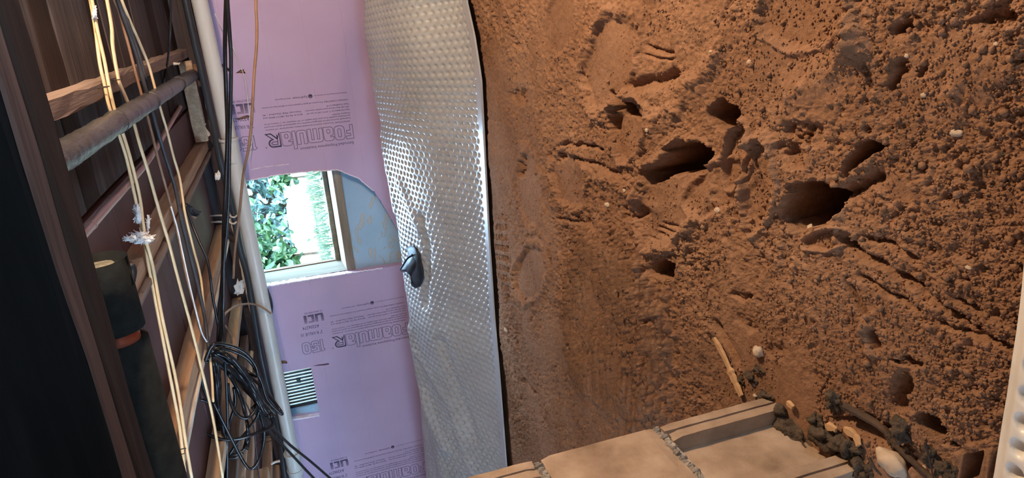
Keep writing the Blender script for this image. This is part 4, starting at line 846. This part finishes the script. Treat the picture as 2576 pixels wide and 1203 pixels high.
loop([(588, 975, 2.1), (592, 1010, 2.1), (582, 1050, 2.09), (566, 1090, 2.07), (552, 1130, 2.06), (543, 1175, 2.06), (536, 1203, 2.06), (530, 1240, 2.06)], .0048)
loop([(650, 1005, 2.1), (650, 1040, 2.1), (625, 1080, 2.1), (600, 1110, 2.1), (574, 1150, 2.09), (562, 1180, 2.08), (556, 1230, 2.08)], .0045)
loop([(672, 1040, 2.14), (688, 1062, 2.12), (676, 1078, 2.1), (640, 1092, 2.06), (600, 1104, 2.04), (560, 1106, 2.03), (520, 1092, 2.03), (486, 1070, 2.04), (478, 1058, 2.06), (482, 1078, 2.08), (510, 1112, 2.1), (540, 1140, 2.1), (555, 1170, 2.1)])
loop([(522, 1012, 2.06), (506, 1006, 2.05), (489, 1010, 2.05), (490, 1030, 2.05), (502, 1062, 2.06), (520, 1095, 2.07), (540, 1122, 2.08), (552, 1150, 2.08)], .0046)
loop([(535, 1010, 2.02), (560, 1060, 2.02), (580, 1100, 2.03), (600, 1140, 2.04), (618, 1170, 2.05), (632, 1180, 2.06), (650, 1160, 2.07), (662, 1120, 2.09), (664, 1080, 2.1), (656, 1045, 2.11), (648, 1010, 2.12)])
loop([(476, 1125, 2.1), (500, 1128, 2.1), (530, 1118, 2.1), (565, 1100, 2.1)], .0050); loop([(560, 1140, 2.1), (590, 1144, 2.1), (612, 1132, 2.11), (625, 1105, 2.12)], .0050); loop([(558, 1150, 2.08), (588, 1153, 2.08), (612, 1140, 2.09)], .0048)
loop([(552, 1168, 2.05), (540, 1178, 2.05), (528, 1186, 2.05), (521, 1180, 2.06), (524, 1165, 2.07), (536, 1148, 2.08)], .0050)
for i in range(6):   # strands dropping straight down beside the yellow cable
    loop(jig([(532 + 3 * i, 912, 2.04), (540 + 3 * i, 970, 2.05), (544 + 2 * i, 1030, 2.06), (550 + 3 * i, 1090, 2.07), (555 + 2 * i, 1150, 2.07), (560 + 3 * i, 1230, 2.07)], 1.5), .0040)
loop([(503, 905, 2.05), (508, 960, 2.06), (520, 1000, 2.07), (534, 1040, 2.08)], .0036)
loop([(560, 690, 2.08), (562, 800, 2.08), (565, 900, 2.06), (569, 965, 2.05), (572, 1040, 2.05), (572, 1120, 2.05), (571, 1230, 2.05)], .0040)
cable('black_cable', ypath([(640, 1020, 2.11), (660, 1045, 2.13), (690, 1080, 2.2), (730, 1120, 2.3), (780, 1160, 2.4), (830, 1203, 2.5), (880, 1245, 2.55)]), .0050, M['cable_black'], 'black cord leading off from the coil across the white pipe, upper of two')
cable('black_cable', ypath([(635, 1025, 2.1), (655, 1055, 2.12), (690, 1098, 2.2), (730, 1140, 2.28), (765, 1178, 2.36), (800, 1215, 2.4), (830, 1250, 2.45)]), .0050, M['cable_black'], 'black cord leading off from the coil across the white pipe, lower of two')
cable('black_cable', ypath([(610, 1000, 2.4), (630, 1040, 2.42), (640, 1090, 2.45), (646, 1150, 2.45), (656, 1230, 2.45)]), .0026, M['cable_black'], 'very thin black cord straight behind the coil loops')
for i, (a, b) in enumerate(((((646, 1108)), ((690, 1098))), (((646, 1122)), ((690, 1106))))):
    cable('nail', ypath([(a[0], a[1], 2.6), ((a[0] + b[0]) / 2, (a[1] + b[1]) / 2, 2.62), (b[0], b[1], 2.65)]), .0018, M['staple'], 'long dark nail through the tan board below the coil, ' + ('upper one' if i == 0 else 'lower one'), cat='nail')
cable('strap', ypath([(682, 1168, 2.95), (692, 1163, 2.95), (704, 1160, 2.95)]), .006, M['tie'], 'pale plastic strap end beside the black pipe low down', cat='strap')

# ================================================================== FIBRE TUFTS
def tuft(px, py, Y, sx, sy, seed, label, wisps):
    c = atY(px, py, Y); mb = MB(); R = Matrix((axis(0), axis(1), axis(2))).transposed()
    for i in range(6):
        qq = random.Random(seed + i); blob(mb, c + R @ Vector((qq.uniform(-.4, .4) * sx, qq.uniform(-.4, .4) * sy, qq.uniform(-.3, .3) * min(sx, sy))), (sx * .45, min(sx, sy) * .4, sy * .45), seed + i, .55, 3, R @ Matrix(((1, 0, 0), (0, 0, 1), (0, 1, 0))), 2.6)
    o = mb.build('fibre_tuft', M['tuft'], None, True); tag(o, label, 'tuft', 'white insulation tufts')
    w = MB(); qq = random.Random(seed)
    for i in range(wisps):
        a = qq.uniform(0, 6.28); d = R @ Vector((math.cos(a) * sx, math.sin(a) * sy, qq.uniform(-.2, .2) * sy)); e = Vector((qq.uniform(-1, 1), qq.uniform(-1, 1), qq.uniform(-1, 1))) * .3 * min(sx, sy)
        w.tube(spline([c + d * .35, c + d * .65 + e, c + d * qq.uniform(.6, .95) + e * 1.5], 4), .0008, 4)
    w.build('wisps', M['tuft'], o)
D = lambda px, py: atZ(px, py, ZC - .01).y
tuft(358, 598, D(360, 595), .032, .016, 3, 'largest white fibre tuft snagged where the twin cables meet', 60)
tuft(325, 600, D(330, 600), .016, .007, 13, 'wispy white fibre tail beside the largest tuft', 40)
tuft(345, 537, D(350, 540), .010, .026, 23, 'narrow white fibre tuft just above the largest one on the twin cables', 30)
tuft(372, 560, D(372, 560), .006, .022, 33, 'thin white fibre shred right of the narrow tuft', 14)
tuft(238, 35, D(238, 35), .005, .020, 43, 'small white fibre shred at the upper end of the twin cables', 14)
tuft(548, 442, 2.9, .012, .020, 53, 'white fibre shred on the sill timber beside the black pipe', 20)
tuft(440, 160, 2.75, .022, .006, 63, 'small white fibre scrap on the rough joist above the wrapped pipe', 14)

# ================================================================== RUBBER PIECE ON THE SHEET
_P = np.stack([SHX, SHY, SHZ - EYE], -1) @ np.array([list(cr), list(cd), list(cf)]).T; _U = 1288 + FPX * _P[..., 0] / _P[..., 2]; _V = 601.5 + FPX * _P[..., 1] / _P[..., 2]
_front = int(.50 / .70 * 199)
_D = [(px, py, float(SHY[:, :_front].ravel()[np.argmin(((_U - px) ** 2 + (_V - py) ** 2)[:, :_front])])) for px in (1022, 1034, 1046, 1058) for py in (630, 660, 690, 715)]
_A = np.linalg.lstsq(np.array([[a, b, 1] for a, b, c in _D]), np.array([c for a, b, c in _D]), rcond=None)[0]
def sheet_Y(px, py): return float(_A @ [px, py, 1])
RY = sheet_Y(1042, 690)
rub = empty('rubber_boot', atY(1040, 680, RY), 'torn black rubber boot resting on the white sheet under the window', 'rubber boot')
def lobe(outline, Y, bulge, name, crease=None, back=.012):
    pts = [atY(px, py, sheet_Y(px, py) - Y) for px, py in outline]; c = sum(pts, Vector()) / len(pts); nrm = Vector((0, -.88, .47)); vs = []; n = len(pts); rings = 6
    pts = spline(pts + [pts[0]], 4)[:-1]; n = len(pts)
    for k in range(rings + 1):
        t = k / rings
        for p in pts:
            d = p.lerp(c, t); hh = bulge * math.sin(min(1, t * 1.3) * math.pi / 2); vs.append(d + nrm * hh)
    fs = [(k * n + i, k * n + (i + 1) % n, (k + 1) * n + (i + 1) % n, (k + 1) * n + i) for k in range(rings) for i in range(n)]
    m0 = len(vs)
    for p in pts: vs.append(p - nrm * back)
    fs += [(m0 + i, m0 + (i + 1) % n, (i + 1) % n, i) for i in range(n)]
    fs.append(tuple(m0 + i for i in range(n - 1, -1, -1)))
    me = MB().add(vs, fs).mesh(name); recalc(me); return link(name, me, M['rubber'], rub, None, True)
lobe([(1022, 624), (1034, 620), (1046, 624), (1055, 640), (1060, 662), (1065, 690), (1062, 708), (1055, 720), (1044, 724), (1035, 718), (1034, 700), (1040, 684), (1042, 664), (1030, 645), (1026, 632)], .012, .016, 'tongue', None, .010)
lobe([(1040, 640), (1028, 644), (1020, 655), (1012, 668), (1006, 677), (1009, 683), (1022, 685), (1030, 690), (1034, 698), (1040, 690), (1048, 676), (1050, 656)], .026, .020, 'flap', None, .016)
mb = MB(); mb.tube(spline([atY(px, py, sheet_Y(px, py) - .040) for px, py in ((1037, 641), (1028, 646), (1020, 656), (1012, 670), (1007, 678))], 5), .0035, 7); mb.build('rolled_edge', M['rubber'], rub, True)
mb = MB(); mb.tube(spline([atY(px, py, sheet_Y(px, py) - .030) for px, py in ((1040, 682), (1036, 690), (1035, 702), (1035, 716))], 5), .003, 7); mb.build('rolled_edge', M['rubber'], rub, True)

# ================================================================== BLOCK PIER
pier = empty('block_pier', (-.83, .69, -.02), 'grey tan concrete block pier standing on the dirt near the camera', 'pier')
XF, Y0, Y1 = -.632, .592, .786
def eared(seed):
    g = lambda yc: [(XF, yc + .0022), (XF - .007, yc + .0012), (XF - .007, yc - .0012), (XF, yc - .0022)]
    return [(XF - .39, Y1), (XF, Y1)] + g(Y1 - .0175) + [(XF, Y1 - .036), (XF - .024, Y1 - .038), (XF - .024, Y0 + .044), (XF, Y0 + .036)] + g(Y0 + .0175) + [(XF, Y0), (XF - .39, Y0)]
def plain(seed): return [(XF - .39, Y1), (XF, Y1), (XF, Y0), (XF - .39, Y0)]
zj = [-.03, H(-.4515), H(-.2545), H(-.056), H(.142), H(.255)]
for i, (za, zb_) in enumerate(zip(zj[:-1], zj[1:])):
    pts = eared(i) if i in (0, 2) else plain(i); dense = []
    for a, b in zip(pts, pts[1:] + pts[:1]):
        n = max(1, int(math.dist(a, b) / .022)); dense += [(a[0] + (b[0] - a[0]) * k / n, a[1] + (b[1] - a[1]) * k / n) for k in range(n)]
    pts = dense; qd = random.Random(i); n = len(pts); nz = 12; vs = []; t0, t1 = za + .006, zb_ - .006
    for k in range(nz + 1):
        for (a, b) in pts:
            ed = .0022 if k in (0, nz) else .0005
            ins = .003 if k in (0, nz) else 0
            vs.append((a + qd.uniform(-ed, ed) - ins, b + qd.uniform(-ed, ed) * .6, t0 + (t1 - t0) * k / nz + (qd.uniform(-.0015, .0015) if k in (0, nz) else 0)))
    fs = [(k * n + j, k * n + (j + 1) % n, (k + 1) * n + (j + 1) % n, (k + 1) * n + j) for k in range(nz) for j in range(n)] + [tuple(range(n)), tuple(nz * n + j for j in range(n))]
    me = MB().add(vs, fs).mesh('concrete_block'); recalc(me); link('concrete_block', me, M['block'], pier)
    if i:   # mortar bed, crumbling and uneven
        mb = MB(); qd = random.Random(40 + i); mb.box((XF - .385, Y0 + .004, za - .0075), (XF - .006, Y1 - .004, za + .0075))
        for k in range(46):
            yy = Y0 + .004 + (Y1 - Y0 - .008) * k / 45; blob(mb, (XF - .007 + qd.uniform(-.005, .004), yy, za + qd.uniform(-.003, .003)), (.007, .005, .0075), k, .4, 1)
        mb.build('mortar_bed', M['mortar'], pier)

# ================================================================== LOOSE THINGS ON THE DIRT
def on_ground(px, py): p = G(px, py); return Vector((p.x, p.y, gz(p.x, p.y)))
def pebble(px, py, rx, ry, label, mt='pebble', seed=1, name='pebble', lift=.35, rough=.22):
    c = on_ground(px, py); d = (c - Vector((0, 0, EYE))).dot(cf) / FPX; a, b = rx * d, ry * d * 1.3; mb = MB()
    cl = mt == 'clump'; blob(mb, c + Vector((0, 0, min(a, b) * lift)), (a, b, min(a, b) * .8), seed, rough, 4 if cl else 3, None, 1.6, .14 if cl else 0); return tag(mb.build(name, M[mt], None, True), label, 'stone' if mt == 'pebble' else 'soil clump')
pebble(2392, 336, 10, 14, 'pointed pale stone alone on the smooth dirt near the white sheet edge', seed=2)
pebble(1526, 516, 7, 7, 'round pale pebble beside the black pit left of the large boot print', seed=3)
pebble(1906, 886, 15, 12, 'angular pale stone halfway between pier and tyre-like tracks', seed=4)
pebble(2021, 581, 14, 8, 'flat pale stone at the edge of the widest dark pit', seed=5)
pebble(1893, 156, 7, 6, 'tan pebble on the rough slope above the deep round pit', seed=6)
pebble(1634, 327, 5, 5, 'small tan pebble near the pressed heel print', seed=7)
pebble(1576, 479, 5, 5, 'small orange pebble below the long ridge', seed=8)
pebble(1806, 128, 4, 6, 'slim tan pebble high on the slope', seed=9)
pebble(1280, 829, 5, 8, 'white chip beside the dimpled sheet shadow', seed=10)
pebble(2515, 110, 6, 6, 'light pebble in the smooth dirt at the upper far corner near the sheet', seed=11)
pebble(2282, 140, 6, 5, 'light pebble among the dark clods', seed=12)
pebble(2320, 240, 6, 6, 'light pebble on the smooth mound', seed=13)
pebble(2423, 677, 5, 7, 'pale pebble between the tracks and the white sheet edge', seed=14)
pebble(1973, 545, 6, 5, 'tan pebble below the widest dark pit', seed=15) if False else None
pebble(1802, 530, 7, 9, 'tan stone on the crest past the large boot print', seed=16)
pebble(2238, 1165, 30, 34, 'large rounded cream stone at the foot of the pier debris', seed=17, rough=.2)
pebble(2214, 1146, 9, 9, 'small cream stone touching the large cream stone', seed=18)
pebble(2300, 1186, 6, 6, 'orange tan pebble right of the large cream stone', seed=19)
pebble(2500, 395, 9, 9, 'half buried brown pebble near the white sheet', 'clump', 20, 'soil_clump')
pebble(1893, 970, 4, 4, 'tiny cream pebble at the lower end of the wood splinter', seed=21)
pebble(1896, 997, 5, 5, 'cream pebble at the far top corner of the lowest block', seed=22)
pebble(1521, 822, 5, 7, 'grey green pebble lying in the ridged rows', seed=23)
for i, (px, py, a, b) in enumerate(((1985, 1085, 34, 30), (2015, 1120, 26, 22), (1960, 1040, 22, 18), (2075, 1100, 30, 24), (2130, 1130, 30, 26), (1925, 1000, 14, 14), (1885, 950, 12, 14), (1860, 960, 10, 8), (2090, 1010, 26, 16), (2170, 1190, 30, 22), (2260, 1085, 28, 18), (2330, 1150, 24, 18), (2050, 1060, 20, 14), (2110, 1170, 22, 16), (1905, 930, 10, 12), (2370, 1185, 20, 16), (2230, 1115, 18, 12))):
    lab = ['crumbly dark soil clump against the lowest block, topmost and largest', 'dark soil clump under the largest clump by the block', 'dark soil clump at the block base where the recess ends', 'dark soil clump in the middle of the debris by the pier', 'grey brown soil clump between debris and cream stone',
           'dark soil clod at the far corner of the lowest block', 'black soil clod beside the wood splinter end', 'small black clod left of the splinter end', 'dark soil ridge clump behind the pier debris', 'earthy clump lying before the large cream stone',
           'brown soil clump beyond the dark crack', 'brown soil clump right of the large cream stone', 'dark crumb clump next to the block corner', 'grey soil clump at the near flange of the block', 'smallest black clod near the splinter', 'dark soil clump by the sheet edge lower corner', 'brown soil lump above the cream stone'][i]
    pebble(px, py, a, b, lab, 'clump', 30 + i, 'soil_clump', .2, .62)
def stick(pts, r, label, mt='root', name='twig', lift=.006, scale=None, flat=None):
    P = [on_ground(px, py) for px, py in pts]; P = [p + Vector((0, 0, lift + .5 * r)) for p in P]; zs = [p.z for p in P]
    for p in P: p.z = max(p.z, sum(zs) / len(zs) - .004)
    mb = MB(); S = spline(P, 5)
    if flat: mb.sweep(S, [(-flat, -r), (flat, -r), (flat * .8, r), (-flat * .8, r)], scale=[(.45 + .55 * min(1, 6 * i / len(S))) * (1.08 - .5 * i / len(S)) * random.uniform(.85, 1.15) for i in range(len(S))])
    else: mb.tube(S, r, 7, scale=[1 - .5 * i / len(S) for i in range(len(S))])
    return tag(mb.build(name, M[mt]), label, 'twig' if name == 'twig' else 'wood chip')
stick([(1796, 850), (1815, 890), (1832, 925)], .003, 'upper half of the tan wood splinter in the dirt beyond the pier', 'chip', 'wood_splinter', flat=.006)
stick([(1830, 922), (1848, 958), (1868, 996)], .003, 'lower half of the tan wood splinter pointing at the pier', 'chip', 'wood_splinter', flat=.008)
stick([(1985, 1010), (2000, 1025)], .003, 'yellow wood chip behind the block clumps', 'chip', 'wood_splinter', flat=.005)
stick([(2082, 1070), (2100, 1076), (2108, 1082)], .003, 'orange pointed wood chip in the pier debris', 'chip', 'wood_splinter', flat=.006)
stick([(2125, 1078), (2150, 1098), (2165, 1120)], .003, 'string of yellow wood chip down the dark crack', 'chip', 'wood_splinter', flat=.006)
stick([(2125, 1020), (2200, 1080), (2260, 1140), (2350, 1215)], .006, 'dark root lying along the crack past the pier')
stick([(2247, 1133), (2258, 1160), (2266, 1180)], .0025, 'thin dark twig resting against the large cream stone', lift=.05)
stick([(2335, 1110), (2345, 1160), (2356, 1203)], .0016, 'thin straight grey twig right of the cream stone', 'board_grey', lift=.012)
# crumbs too many to count
cm = MB(); qc = random.Random(77); base_v = []; bmc = bmesh.new(); bmesh.ops.create_icosphere(bmc, subdivisions=1, radius=1); bv = np.array([v.co[:] for v in bmc.verts]); bf = np.array([[v.index for v in f.verts] for f in bmc.faces]); bmc.free()
n = 26000; yy = .40 * (2.45 / .40) ** rng.random(n); xx = -.455 * yy + rng.uniform(-1, 1, n) * .62 * yy
dens = fbm(xx * 7, yy * 7, 51, 4) + .25 * rng.random(n); keep = dens > .0; xx, yy = xx[keep], yy[keep]; n = len(xx)
zz = ground_h(xx[None], yy[None])[0]; s = rng.uniform(.0007, .0024, n) * (1 + 1.2 * (rng.random(n) > .93))
inpier = (xx > -1.04) & (xx < -.62) & (yy > .57) & (yy < .80); ok = ~inpier; xx, yy, zz, s = xx[ok], yy[ok], zz[ok], s[ok]; n = len(xx)
V = bv[None] * (s[:, None, None] * rng.uniform(.6, 1.25, (n, 12, 1))) + np.stack([xx, yy, zz + s * .3], -1)[:, None]
F = bf[None] + (np.arange(n) * 12)[:, None, None]
me = bpy.data.meshes.new('dirt_crumbs'); V = V.reshape(-1, 3).astype('f'); F = F.reshape(-1, 3).astype('i')
me.vertices.add(len(V)); me.vertices.foreach_set('co', V.ravel()); me.loops.add(F.size); me.loops.foreach_set('vertex_index', F.ravel()); me.polygons.add(len(F))
me.polygons.foreach_set('loop_start', np.arange(0, F.size, 3, dtype='i')); me.polygons.foreach_set('loop_total', np.full(len(F), 3, 'i')); me.update(calc_edges=True)
tag(link('dirt_crumbs', me, M['dirt'], None, (0, 0, 0)), 'loose crumbs of red brown dirt scattered over the floor', 'dirt', kind='stuff')
